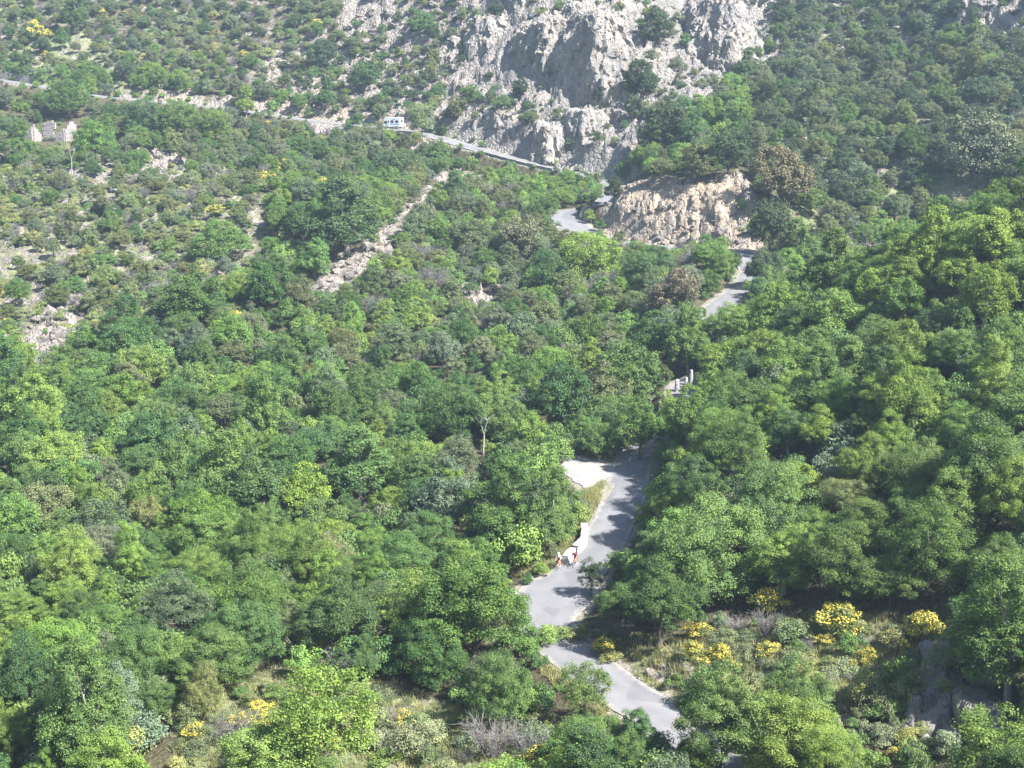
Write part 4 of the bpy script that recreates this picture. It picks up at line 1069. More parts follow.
mass('holm_oak_wood', 'distant dark evergreen wood over the upper hillsides', 'wood', rest['holm'], temps('holm'))
mass('undergrowth', 'low scrub scattered over the hillsides between the trees', 'scrub', rest['shrub'], temps('shrub'))
mass('broom_scrub', 'smaller yellow broom scattered among the scrub of the slopes', 'scrub', rest['broom'], temps('broom'))
mass('brushwood', 'smaller grey leafless brushwood scattered among the scrub', 'scrub', rest['bare'], temps('bare'))
# ------------------------------------------------------------------ rock
def hull_mesh(points):
    bm = bmesh.new()
    for p in points: bm.verts.new(p)
    r = bmesh.ops.convex_hull(bm, input=bm.verts[:]); 
    junk = list({e for e in r['geom_interior'] + r['geom_unused'] if isinstance(e, bmesh.types.BMVert)})
    if junk: bmesh.ops.delete(bm, geom=junk, context='VERTS')
    me = bpy.data.meshes.new('hull'); bm.to_mesh(me); bm.free(); return me
def fuse(meshes, voxel):
    """one skin round several overlapping solids"""
    bm = bmesh.new()
    for m in meshes: bm.from_mesh(m); bpy.data.meshes.remove(m)
    me = bpy.data.meshes.new('fused'); bm.to_mesh(me); bm.free()
    o = bpy.data.objects.new('fused', me); COL.objects.link(o)
    md = o.modifiers.new('r', 'REMESH'); md.mode = 'VOXEL'; md.voxel_size = voxel
    bpy.context.view_layer.update()
    ev = o.evaluated_get(bpy.context.evaluated_depsgraph_get()); out = bpy.data.meshes.new_from_object(ev)
    bpy.data.objects.remove(o); bpy.data.meshes.remove(me); return out
def roughen(me, seed, amp, stretch=(1, 1, 2.4), size=3.0, fine=.25, facet=False):
    n = len(me.vertices); co = np.empty(n * 3, np.float32); me.vertices.foreach_get('co', co); co = co.reshape(-1, 3).astype(float)
    nr = np.empty(n * 3, np.float32); me.vertices.foreach_get('normal', nr); nr = nr.reshape(-1, 3)
    q = co / (np.array(stretch) * size)
    cw = co + .5 * size * .3 * np.stack([vnoise(co / size * 1.4 + 5, seed + 11), vnoise(co / size * 1.4 + 15, seed + 12), vnoise(co / size * 1.4 + 25, seed + 13)], -1)
    d = fbm(q, 2, seed, True) * amp * .35 + facets(cw / np.array(stretch), size * .9, seed + 6) * amp * 1.2 + facets(cw / np.array([1, 1, 2.2]), size * .36, seed + 7) * amp * .5 + fbm(co / np.array([1, 1, 2.]) / .9, 3, seed + 5) * fine * .7 - amp * .2
    warp = .5 * np.stack([vnoise(co / size + 9.1, seed + 1), vnoise(co / size + 3.3, seed + 2), vnoise(co / size, seed + 3) * .4], -1) * amp * .5
    co = co + nr * d[:, None] + warp
    me.vertices.foreach_set('co', co.astype(np.float32).ravel()); me.update()
    me.polygons.foreach_set('use_smooth', np.full(len(me.polygons), facet)); return me
CR = np.random.default_rng(5)
def crag(u, v, hp, lp, rp, label, mat='rock', lean=.28, depth=None, sink=3.0, voxel=.42, amp=1.0, chips=7, name='rock_crag', group='limestone crags over the road', d_off=0.0):
    d = float(raycast([u], [v])[0]) + d_off if depth is None else depth
    b = unproject(u, v, d); k = d / FPX; h, l, r = hp * k / .97, lp * k, rp * k
    hulls = []
    def block(ox, oy, oz, h, l, r, lean):
        t = l * .8 + r * .5 + 3
        base = [(0, 0), (-l, l * 1.35), (r, r * .42), (r * .95, t + r), (-l * .95, t + l * 1.35)]
        pts = []
        for (x, y) in base:
            pts.append((ox + x * 1.08, oy + y, oz - sink))
            f = CR.uniform(.62, .86); pts.append((ox + x * f + CR.uniform(-.5, .5), oy + y + lean * h, oz + h * CR.uniform(.82, 1.05)))
            pts.append((ox + x * 1.02 + CR.uniform(-.4, .4), oy + y + lean * h * .4, oz + h * CR.uniform(.35, .55)))
        hulls.append(hull_mesh(pts))
    block(0, 0, 0, h, l, r, lean)
    for c in range(chips):
        s = CR.uniform(.25, .6); x = CR.uniform(-l * .8, r * .85); y = (abs(x) * (1.35 if x < 0 else .42)) - CR.uniform(.2, .9)
        block(x, y, CR.uniform(-.1, .1) * h, h * s * CR.uniform(.8, 1.3), l * CR.uniform(.15, .34), r * CR.uniform(.15, .36), lean * 1.1)
    me = roughen(fuse(hulls, voxel), int(u + v), amp); me.name = name; me.materials.clear(); me.materials.append(M[mat])
    o = ob(name, me, None, tuple(b)); tag(o, label, 'rock', group); return o
crag(597,114,104,42,38,'tallest limestone pillar over the road, sharp edge sunlit and left face shaded')
crag(544,84,66,34,24,'second limestone pillar left of the tallest, with a wide shaded left face')
crag(572,52,52,18,22,'upper limestone block between and behind the two pillars', chips=5)
crag(505,150,40,38,46,'low rough limestone wall at the roadside left of the pillars', lean=.35, chips=12, voxel=.38)
crag(582,167,52,32,58,'long sunlit roadside rock wall below the tallest pillar', lean=.4, chips=14, voxel=.38)
crag(546,166,38,12,22,'narrow dark rock rib between the two roadside rock walls', lean=.4, chips=5)
crag(735,82,92,40,34,'leaning pale rock slab right of the big dark holm oak', lean=.75, chips=9)
crag(487,62,48,22,26,'pale rock rib at the left shoulder of the crag', lean=.7, chips=6)
crag(520,12,40,26,24,'limestone block at the top of the crag', lean=.6, chips=6)
crag(452,70,30,12,16,'small pale rib high on the scree', lean=.8, chips=4)
crag(954,688,15,14,16,'shaded grey rock at the upper left of the hollow at the bottom right', lean=.6, chips=6, voxel=.12, amp=.3, sink=1.5, group=None)
crag(972,712,17,14,18,'shaded grey rock in the middle of the diagonal rock face at the bottom right', lean=.6, chips=6, voxel=.12, amp=.3, sink=1.5, group=None)
crag(992,740,19,14,20,'lowest grey rock of the diagonal face at the bottom right', lean=.5, chips=6, voxel=.12, amp=.3, sink=1.5, group=None)
crag(1000,30,50,26,40,'pale rock slab in the top right corner', lean=.9, chips=6, group=None)
crag(690,232,44,44,46,'pale rock bulge in the middle of the ochre cutting', 'ochre', lean=.85, chips=16, amp=.5, voxel=.3, group=None)
crag(655,226,34,34,26,'ochre rock rib at the left of the cutting', 'ochre', lean=.85, chips=12, amp=.5, voxel=.3, group=None)
crag(722,226,38,20,18,'ochre rock rib at the right end of the cutting', 'ochre', lean=.85, chips=12, amp=.5, voxel=.3, group=None)
# boulders
BOULD = []
for i in range(6):
    pts = unit(16, CR) * np.array([1, .85, .7]); me = roughen(fuse([hull_mesh([tuple(p) for p in pts])], .09), 70 + i, .12, (1, 1, 1), .6, .06); me.name = 'boulder'
    me.materials.clear(); me.materials.append(M['boulder']); BOULD.append(me)
bproto = {}
def boulder(x, y, r, label, group=None):
    i = int(CR.integers(6))
    if i in bproto: o = bproto[i].copy(); link(o)
    else: o = ob('boulder', BOULD[i]); bproto[i] = o
    o.location = (x, y, float(height(x, y)) + r * .12); s = r * CR.uniform(.8, 1.25, 3); o.scale = (s[0], s[1], s[2] * .9); o.rotation_euler = (CR.uniform(-.3, .3), CR.uniform(-.3, .3), CR.uniform(0, 6.28))
    for k in ('label', 'group'):
        if k in o: del o[k]
    tag(o, label, 'boulder', group)
def boulders(poly, n, rr, label, group):
    us = [p[0] for p in poly]; vs_ = [p[1] for p in poly]; k = 0
    while k < n:
        u, v = CR.uniform(min(us), max(us)), CR.uniform(min(vs_), max(vs_))
        if not in_poly(np.array([u]), np.array([v]), poly)[0]: continue
        p = ground_at(u, v)[0]
        if road_distance([p[0]], [p[1]])[0][0] < 3.6: k += 1; continue
        boulder(p[0], p[1], CR.uniform(*rr), label, group); k += 1
boulders([(345,10),(470,0),(500,60),(440,112),(360,112),(250,95),(330,60)], 90, (.7, 2.1), 'pale limestone block strewn over the scree left of the crag', 'limestone blocks on the scree')
boulders([(650,20),(770,0),(760,50),(690,110),(650,110)], 34, (.6, 1.7), 'pale limestone block on the steep slab right of the crag', 'limestone blocks on the slab')
boulders([(310,296),(340,262),(400,205),(500,168),(510,182),(420,222),(345,298)], 40, (.5, 1.4), 'pale limestone block along the rock streak on the left slope', 'limestone blocks along the rock streak')
boulders([(10,345),(60,292),(100,282),(90,330),(50,362)], 34, (.45, 1.2), 'pale limestone block in the rocky clearing at the left edge', 'limestone blocks in the left clearing')
boulders([(604,215),(640,205),(740,205),(745,244),(640,246)], 46, (.4, 1.2), 'ochre rubble block at the foot of the road cutting', 'rubble blocks under the cutting')
boulders([(800,30),(880,60),(900,60),(850,125),(780,120)], 22, (.6, 1.5), 'pale limestone block among the scrub of the upper right slope', 'limestone blocks on the upper right slope')
for (u, v, r, lb) in [(650,673,.75,'large pale boulder at the inner edge of the lower road'),(662,668,.45,'flat pale boulder right of the large one by the lower road'),(640,680,.35,'small pale boulder at the kerb of the lower road'),
                      (675,676,.5,'tan boulder on the bank above the lower road'),(694,682,.55,'tan boulder furthest right of the pale boulders on the bank'),(622,655,.3,'little grey stone on the bank by the lower road'),
                      (849,735,.5,'pale boulder in the scrub at the bottom right'),(833,730,.35,'small pale boulder left of the one in the scrub at the bottom right'),(905,728,.45,'pale boulder below the shaded hollow'),
                      (975,742,.5,'white boulder at the foot of the shaded rock face'),(1006,735,.4,'ochre boulder at the right edge under the rock face'),(470,750,.3,'small white stone in the bottom clearing'),
                      (500,300,.9,'pale rock lump beside the bare rock patch in the middle wood')]:
    p = ground_at(u, v)[0]; boulder(p[0], p[1], r, lb)

# ------------------------------------------------------------------ masonry
def box_bm(bm, x0, x1, y0, y1, z0, z1, bev=0.0):
    r = bmesh.ops.create_cube(bm, size=1)
    for v in r['verts']: v.co = ((x0 + x1) / 2 + v.co.x * (x1 - x0), (y0 + y1) / 2 + v.co.y * (y1 - y0), (z0 + z1) / 2 + v.co.z * (z1 - z0))
    if bev:
        ed = list({e for v in r['verts'] for e in v.link_edges})
        bmesh.ops.bevel(bm, geom=ed, offset=bev, segments=2, affect='EDGES', profile=.6)
def bm_obj(name, bm, mat, parent=None, loc=(0, 0, 0), rz=0, smooth=False):
    me = bpy.data.meshes.new(name); bm.to_mesh(me); bm.free(); me.materials.append(M[mat])
    me.polygons.foreach_set('use_smooth', np.full(len(me.polygons), smooth))
    o = bpy.data.objects.new(name, me); link(o, parent); o.location = loc; o.rotation_euler = (0, 0, rz); return o
def wall_along(name, pts, height_, thick, mat, label, cat, coping=None, base=.5, step=.5, jag=.04):
    """a low masonry wall following ground points"""
    pts = resample(np.array(pts, float), step); pts = np.concatenate([pts, pts[-1:] + (pts[-1:] - pts[-2:-1])])
    c = pts.mean(0); t = np.gradient(pts[:, :2], axis=0); t /= np.linalg.norm(t, axis=1)[:, None]; nr = np.stack([t[:, 1], -t[:, 0]], -1)
    root = empty(name, (c[0], c[1], c[2]), 0, label, cat)
    def shell(nm, th, z0, z1, m, parent):
        V = []
        for i in range(len(pts)):
            e = CR.uniform(-jag, jag, 4)
            for (s, z, q) in ((-1, z0, 0), (-1, z1, 1), (1, z1, 2), (1, z0, 3)):
                V.append((pts[i, 0] + nr[i, 0] * s * (th / 2 + e[q]) - c[0], pts[i, 1] + nr[i, 1] * s * (th / 2 + e[q]) - c[1], pts[i, 2] - c[2] + z + (e[q] if z > 0 else 0)))
        Q = [[i * 4 + k, i * 4 + (k + 1) % 4, i * 4 + 4 + (k + 1) % 4, i * 4 + 4 + k] for i in range(len(pts) - 1) for k in range(4)]
        n = len(pts) - 1; Q += [[3, 2, 1, 0], [n * 4, n * 4 + 1, n * 4 + 2, n * 4 + 3]]
        me = mesh_np(nm, V, Q, mats=[M[m]]); bm = bmesh.new(); bm.from_mesh(me); bmesh.ops.recalc_face_normals(bm, faces=bm.faces[:]); bm.to_mesh(me); bm.free()
        return ob(nm, me, parent)
    shell('wall', thick, -base, height_, mat, root)
    if coping: shell('coping', thick + .1, height_ + .003, height_ + .14, coping, root)
    return root
def on_ground(pixs): return [ground_at(u, v)[0] for u, v in pixs]
wall_along('parapet', on_ground([(565,566),(568,563),(572,559)]), .95, .55, 'white_stone', 'short white parapet end beside the right cyclist', 'parapet', 'white_stone')
wall_along('parapet', on_ground([(575,556),(580,552),(584,547),(585,540),(584,534)]), 1.0, .6, 'white_stone', 'curved white parapet at the road edge running into the shade behind the cyclists', 'parapet', 'white_stone')
wall_along('parapet', on_ground([(520,622),(515,612),(513,598)]), .55, .5, 'wall_stone', 'low grey stone edging at the outside of the lower hairpin', 'parapet', 'white_stone')
# parapet on the valley side of the upper road
i0 = int(np.argmin(np.hypot(*(np.array(project(ROAD)[:2]) - np.array([[438], [137]]))))); i1 = int(np.argmin(np.hypot(*(np.array(project(ROAD)[:2]) - np.array([[566], [171]])))))
seg = ROAD[i0:i1:3]; tt = np.gradient(seg[:, :2], axis=0); tt /= np.linalg.norm(tt, axis=1)[:, None]; off = np.stack([tt[:, 1], -tt[:, 0]], -1); off *= np.sign(-off[:, 1:2]) 
cut = len(seg) * 45 // 100
edge = np.column_stack([seg[:, :2] + off * 3.35, seg[:, 2]])
wall_along('parapet', edge[cut:], .55, .5, 'wall_stone', 'grey retaining wall with a pale coping carrying the upper road past the crag', 'retaining wall', 'ruin_stone', base=3.2, step=1.0)
wall_along('parapet', edge[:cut - 1], .22, .4, 'ruin_stone', 'pale low kerb wall of the upper road left of the retaining wall', 'parapet', None, base=1.5, step=1.0)
# grey wall above the road at the far left
iL = [int(np.argmin(np.hypot(*(np.array(project(ROAD)[:2]) - np.array([[a], [b]]))))) for a, b in ((-20, 77), (34, 85))]
seg = ROAD[min(iL):max(iL):3]; tt = np.gradient(seg[:, :2], axis=0); tt /= np.linalg.norm(tt, axis=1)[:, None]; off = np.stack([tt[:, 1], -tt[:, 0]], -1); off *= np.sign(off[:, 1:2])
wall_along('stone_wall', np.column_stack([seg[:, :2] + off * 3.9, seg[:, 2]]), 2.2, .6, 'wall_stone', 'dark grey stone wall along the hill side of the road at the far left edge', 'wall', None, base=1, step=1.0, jag=.12)

# white posts on the hidden middle stretch of the road
def white_post(u, v, h, w, label):
    p = ground_at(u, v)[0]; bm = bmesh.new()
    r = bmesh.ops.create_cone(bm, segments=10, radius1=w * .6, radius2=w * .42, depth=h, cap_ends=True)
    for q in r['verts']: q.co.z += h / 2 - .3
    top = [f for f in bm.faces if f.normal.z > .9]
    bmesh.ops.bevel(bm, geom=list({e for f in top for e in f.edges}), offset=w * .15, segments=3, affect='EDGES')
    o = bm_obj('white_post', bm, 'white_stone', None, tuple(p)); tag(o, label, 'post')
white_post(677,392,2.1,.65,'stout white stone post left of the taller pair beside the hidden road')
white_post(686,389,2.0,.45,'white stone post in the middle of the three by the hidden road')
white_post(691,386,2.6,.5,'tallest white stone post, at the right of the three by the hidden road')
white_post(660,415,2.2,.45,'lone white stone post lower down among the oaks')

# the ruin
def ruin_wall(bm, x0, y0, x1, y1, heights, thick=.6, holes=()):
    """stones laid in courses along a line; the top is broken"""
    n = len(heights); dx, dy = (x1 - x0) / n, (y1 - y0) / n; L_ = math.hypot(x1 - x0, y1 - y0); a = math.atan2(y1 - y0, x1 - x0)
    for i, hh in enumerate(heights):
        z = -1.0
        while z < hh:
            ch = CR.uniform(.32, .5)
            if not any(h0 <= i <= h1 and z0 <= z <= z1 for (h0, h1, z0, z1) in holes):
                r = bmesh.ops.create_cube(bm, size=1); w = L_ / n * 1.03; jj = CR.uniform(-.05, .05, 3)
                for v in r['verts']:
                    x, y, zz = v.co.x * w, v.co.y * (thick + jj[0]), v.co.z * ch * 1.02
                    v.co = (x0 + dx * (i + .5) + x * math.cos(a) - y * math.sin(a), y0 + dy * (i + .5) + x * math.sin(a) + y * math.cos(a), z + ch / 2 + zz)
            z += ch
def ruin(u, v, rz, walls, label):
    p = ground_at(u, v)[0]; root = empty('ruined_house', tuple(p), rz, label, 'ruin')
    for w in walls:
        bm = bmesh.new(); ruin_wall(bm, *w); bm_obj('wall', bm, 'ruin_stone', root)
ruin(26,143,-.35,[(-2.4,0,2.2,0,[2.2,3.6,3.8,3.7,4.0,3.2,3.4,3.9],.6,((3,4,1.4,2.6),)),(2.2,0.3,2.0,4.2,[4.7,4.0,3.2,2.6,2.0,1.4])],'broken pale stone wall of a ruin, the left one of two')
ruin(56,141,-.25,[(-3.6,0,2.6,0,[3.4,4.2,4.6,4.9,5.2,4.4,3.2,2.2,2.6,3.2],.65,((5,6,1.6,3.0),)),(-3.6,.3,-3.4,4.5,[4.4,4.8,4.2,3.4,2.4,1.6]),(2.6,.3,4.6,2.6,[3.0,4.0,4.8,5.0,4.2])],'larger pale stone ruin with a sloping gable and a window hole, right of two')
# pale dead trees
def dead_tree(u, v, h, label, seed):
    p = ground_at(u, v)[0]; rng = np.random.default_rng(seed); root = empty('dead_tree', tuple(p), 0, label, 'dead tree')
    fk = np.array([.15, 0, h * .55]); v_, q_ = tube(np.array([[0, 0, -.4], [.06, .02, h * .25], fk]), [.15, .12, .10], 8)
    ob('trunk', mesh_np('trunk', v_, q_, mats=[M['pale_bark']], smooth=True), root)
    for s in (-1, 1):
        e = fk + np.array([s * h * rng.uniform(.09, .15), rng.uniform(-.2, .2), h * rng.uniform(.3, .42)]); m = (fk + e) / 2 + rng.uniform(-.12, .12, 3)
        parts = [tube(np.array([fk, m, e]), [.08, .055, .02], 6)]
        for _ in range(4):
            d = unit(1, rng)[0] * h * .14; d[2] = abs(d[2]) + .08 * h; b = m * .5 + e * .5
            parts.append(tube(np.array([b, b + d * .5, b + d]), [.05, .035, .015], 4))
        vv, qq = join_np(parts); ob('limb', mesh_np('limb', vv, qq, mats=[M['pale_bark']], smooth=True), root)
dead_tree(483,461,6.2,'pale forked dead tree in front of a dark oak left of the lay-by',1)
dead_tree(646,428,4.6,'pale bare trunk among the oaks below the white posts',2)
dead_tree(72,176,7.5,'slim pale dead trunk below the ruined walls',3)

# grass on the verges and clearings near the camera
gv = []; gl = []
zone_px = [(GRASS_ZONES[i][0], n) for i, n in ((3, 2200), (4, 1700), (5, 500), (6, 2300), (7, 3800), (8, 1200), (9, 500))]
for poly, n in zone_px:
    us = [q[0] for q in poly]; vs_ = [q[1] for q in poly]
    u = CR.uniform(min(us), max(us), n * 3); v = CR.uniform(min(vs_), max(vs_), n * 3); m = in_poly(u, v, poly); u, v = u[m][:n], v[m][:n]
    g = ground_at(u, v); rdd, _ = road_distance(g[:, 0], g[:, 1]); m = (rdd > 2.75) & ~in_poly(g[:, 0], g[:, 1], lay_poly); g = g[m]
    for c in g:
        nb = 9; a = CR.uniform(0, 6.28, nb); r = CR.uniform(0, .28, nb); hgt = CR.uniform(.25, .7, nb); lean = CR.normal(size=(nb, 2)) * .2
        b = np.stack([c[0] + np.cos(a) * r, c[1] + np.sin(a) * r, np.full(nb, c[2] - .04)], -1); wd = np.stack([np.cos(a * 3), np.sin(a * 3), a * 0], -1) * .035
        tip = b + np.column_stack([lean, hgt]); gv.append(np.stack([b - wd, b + wd, tip], 1).reshape(-1, 3)); gl.append(np.repeat(np.clip(CR.random() * .7 + CR.random(nb) * .3, 0, 1), 3))
gv = np.concatenate(gv); me = mesh_np('grass', gv, None, np.arange(len(gv)).reshape(-1, 3), mats=[M['grass']]); pattr(me, 'leaf', np.concatenate(gl))
g = ob('grass', me); g.color = (.29, .30, .15, 1); tag(g, 'dry yellow-green grass on the verges and clearings', 'grass', kind='stuff')
# ------------------------------------------------------------------ the white motorhome on the upper road
def profile_solid(bm, prof, y0, y1, bev=.05):
    a = [bm.verts.new((x, y0, z)) for x, z in prof]; b = [bm.verts.new((x, y1, z)) for x, z in prof]
    n = len(prof); fs = [bm.faces.new(a[::-1]), bm.faces.new(b)]
    for i in range(n): fs.append(bm.faces.new((a[i], a[(i + 1) % n], b[(i + 1) % n], b[i])))
    bmesh.ops.recalc_face_normals(bm, faces=fs)
    if bev: bmesh.ops.bevel(bm, geom=list({e for f in fs for e in f.edges}), offset=bev, segments=2, affect='EDGES')
def poly_panel(bm, pts3, thick):
    c = sum((Vector(p) for p in pts3), Vector()) / len(pts3)
    n = (Vector(pts3[1]) - Vector(pts3[0])).cross(Vector(pts3[2]) - Vector(pts3[0])).normalized() * thick
    a = [bm.verts.new(p) for p in pts3]; b = [bm.verts.new(tuple(Vector(p) + n)) for p in pts3]; m = len(a)
    fs = [bm.faces.new(a[::-1]), bm.faces.new(b)] + [bm.faces.new((a[i], a[(i + 1) % m], b[(i + 1) % m], b[i])) for i in range(m)]
    bmesh.ops.recalc_face_normals(bm, faces=fs)
RU, RV, _ = project(ROAD)
k = int(np.argmin(np.hypot(RU - 391, RV - 128)))
c = ROAD[k]; tv = ROAD[k - 4] - ROAD[k + 4]; ang = math.atan2(tv[1], tv[0])
if math.cos(ang) > 0: ang += math.pi
nv = np.array([-math.sin(ang), math.cos(ang)]); nv *= np.sign(nv[1])
cam_side = 1 if (np.array([-math.sin(ang), math.cos(ang)])[1] < 0) else -1      # local +y faces the valley when this is 1
van = empty('motorhome', (c[0] + nv[0] * .6, c[1] + nv[1] * .6, c[2] + .08), ang, 'white motorhome with dark side windows on the upper road below the scree', 'motorhome')
bm = bmesh.new(); profile_solid(bm, [(-3.1, .45), (1.6, .45), (3.0, .5), (3.05, .95), (2.35, 1.25), (1.75, 2.05), (2.15, 2.2), (2.1, 2.75), (1.5, 2.95), (-2.9, 2.95), (-3.1, 2.7)], -1.12, 1.12, .08)
bm_obj('body', bm, 'white_paint', van)
for s in (-1, 1):
    y = s * 1.125
    for (x0, x1, z0, z1) in ((-2.6, -1.7, 1.6, 2.2), (-1.1, -.2, 1.55, 2.2)):
        bm = bmesh.new(); box_bm(bm, x0, x1, y - .02, y + .02, z0, z1, .015); bm_obj('window', bm, 'glass', van)
    bm = bmesh.new(); box_bm(bm, -1.45, -1.15, y - .02, y + .02, 2.45, 2.7, .01); bm_obj('window', bm, 'glass', van)
    bm = bmesh.new(); poly_panel(bm, [(1.0, y, 1.35), (2.15, y, 1.35), (1.68, y, 2.0), (1.0, y, 2.0)], .02 * (1 if s < 0 else -1)); bm_obj('cab_window', bm, 'glass', van)
    bm = bmesh.new(); box_bm(bm, -3.0, 1.4, y - .012, y + .012, 1.12, 1.24); bm_obj('stripe', bm, 'blue', van)
    for x in (-2.0, 2.2):
        bm = bmesh.new(); r = bmesh.ops.create_cone(bm, segments=24, radius1=.36, radius2=.36, depth=.26, cap_ends=True); bmesh.ops.rotate(bm, verts=r['verts'], matrix=Matrix.Rotation(math.pi / 2, 3, 'X'))
        bmesh.ops.bevel(bm, geom=[e for e in bm.edges if len(e.link_faces) == 2 and e.calc_face_angle(0) > 1], offset=.05, segments=2, affect='EDGES')
        w = bm_obj('wheel', bm, 'black', van, (x, s * 1.0, .36))
        bm = bmesh.new(); r = bmesh.ops.create_cone(bm, segments=16, radius1=.2, radius2=.17, depth=.05, cap_ends=True); bmesh.ops.rotate(bm, verts=r['verts'], matrix=Matrix.Rotation(math.pi / 2, 3, 'X')); bm_obj('hubcap', bm, 'steel', w, (0, s * .14, 0))
    bm = bmesh.new(); box_bm(bm, 2.92, 3.08, s * .8 - .18, s * .8 + .18, .75, .92, .03); bm_obj('headlight', bm, 'lamp', van)
    bm = bmesh.new(); box_bm(bm, -3.13, -3.08, s * .95 - .07, s * .95 + .07, .8, 1.3, .01); bm_obj('tail_lamp', bm, 'tail', van)
    bm = bmesh.new(); box_bm(bm, 1.85, 2.0, s * 1.22 - .1, s * 1.22 + .1, 1.4, 1.7, .03); bm_obj('mirror', bm, 'black', van)
bm = bmesh.new(); poly_panel(bm, [(2.37, -.95, 1.27), (2.37, .95, 1.27), (1.80, .9, 2.0), (1.80, -.9, 2.0)], .03); bm_obj('windscreen', bm, 'glass', van)
bm = bmesh.new(); box_bm(bm, 2.95, 3.14, -1.05, 1.05, .42, .68, .05); bm_obj('bumper', bm, 'grey_plastic', van)
bm = bmesh.new(); box_bm(bm, -3.13, -3.08, -.6, .6, 1.7, 2.3, .02); bm_obj('rear_window', bm, 'glass', van)
ds = cam_side * 1.13
bm = bmesh.new(); box_bm(bm, .05, .75, ds - .025, ds + .025, .55, 2.35, .02); dr = bm_obj('door', bm, 'white_paint', van)
bm = bmesh.new(); box_bm(bm, .2, .6, ds + cam_side * .025 - .01, ds + cam_side * .025 + .01, 1.6, 2.1, .005); bm_obj('door_window', bm, 'glass', dr)
bm = bmesh.new(); box_bm(bm, -1.9, -1.2, -.4, .4, 2.94, 3.06, .03); bm_obj('roof_vent', bm, 'grey_plastic', van)

# ------------------------------------------------------------------ the two cyclists
def capsule_chain(bm, pts, rads, sides=12):
    """a tapered limb, closed and rounded at its ends"""
    pts = [Vector(p) for p in pts]
    for a, b, ra, rb in zip(pts[:-1], pts[1:], rads[:-1], rads[1:]):
        n = max(3, int((b - a).length / .03) + 1)
        d = (b - a).normalized(); x = d.orthogonal().normalized(); y = d.cross(x); rings = []
        prof = [(-1, .05), (-.7, .7), (0, 1)]
        seq = [(a + d * ra * t, ra * s) for t, s in prof] + [(a.lerp(b, i / n), ra + (rb - ra) * i / n) for i in range(1, n)] + [(b + d * rb * -t, rb * s) for t, s in prof[::-1]]
        for c_, r_ in seq: rings.append([bm.verts.new(c_ + (x * math.cos(2 * math.pi * k / sides) + y * math.sin(2 * math.pi * k / sides)) * r_) for k in range(sides)])
        for i in range(len(rings) - 1):
            for k in range(sides): bm.faces.new((rings[i][k], rings[i][(k + 1) % sides], rings[i + 1][(k + 1) % sides], rings[i + 1][k]))
        bm.faces.new(rings[0][::-1]); bm.faces.new(rings[-1])
def fused(name, build, mat, parent, voxel=.012):
    bm = bmesh.new(); build(bm); bmesh.ops.recalc_face_normals(bm, faces=bm.faces[:])
    me = bpy.data.meshes.new('t'); bm.to_mesh(me); bm.free()
    me = fuse([me], voxel); me.name = name; me.materials.clear(); me.materials.append(M[mat]); me.polygons.foreach_set('use_smooth', np.ones(len(me.polygons), bool)); return ob(name, me, parent)
def ellipsoid(bm, c, r, rot=None):
    m = Matrix.Translation(c) @ (rot.to_4x4() if rot else Matrix.Identity(4)) @ Matrix.Diagonal((*r, 1)); bmesh.ops.create_uvsphere(bm, u_segments=20, v_segments=14, radius=1, matrix=m)
def tube_obj(name, chains, mat, parent):
    parts = [tube(np.array(p, float), r, 8) for p, r in chains]; v, q = join_np(parts)
    return ob(name, mesh_np(name, v, q, mats=[M[mat]], smooth=True), parent)
def ring(bm, R, r, c=(0, 0, 0), seg=40, s2=8):
    vs = [[bm.verts.new((c[0] + (R + r * math.cos(b)) * math.cos(a), c[1] + r * math.sin(b), c[2] + (R + r * math.cos(b)) * math.sin(a))) for b in [2 * math.pi * j / s2 for j in range(s2)]] for a in [2 * math.pi * i / seg for i in range(seg)]]
    for i in range(seg):
        for j in range(s2): bm.faces.new((vs[i][j], vs[(i + 1) % seg][j], vs[(i + 1) % seg][(j + 1) % s2], vs[i][(j + 1) % s2]))
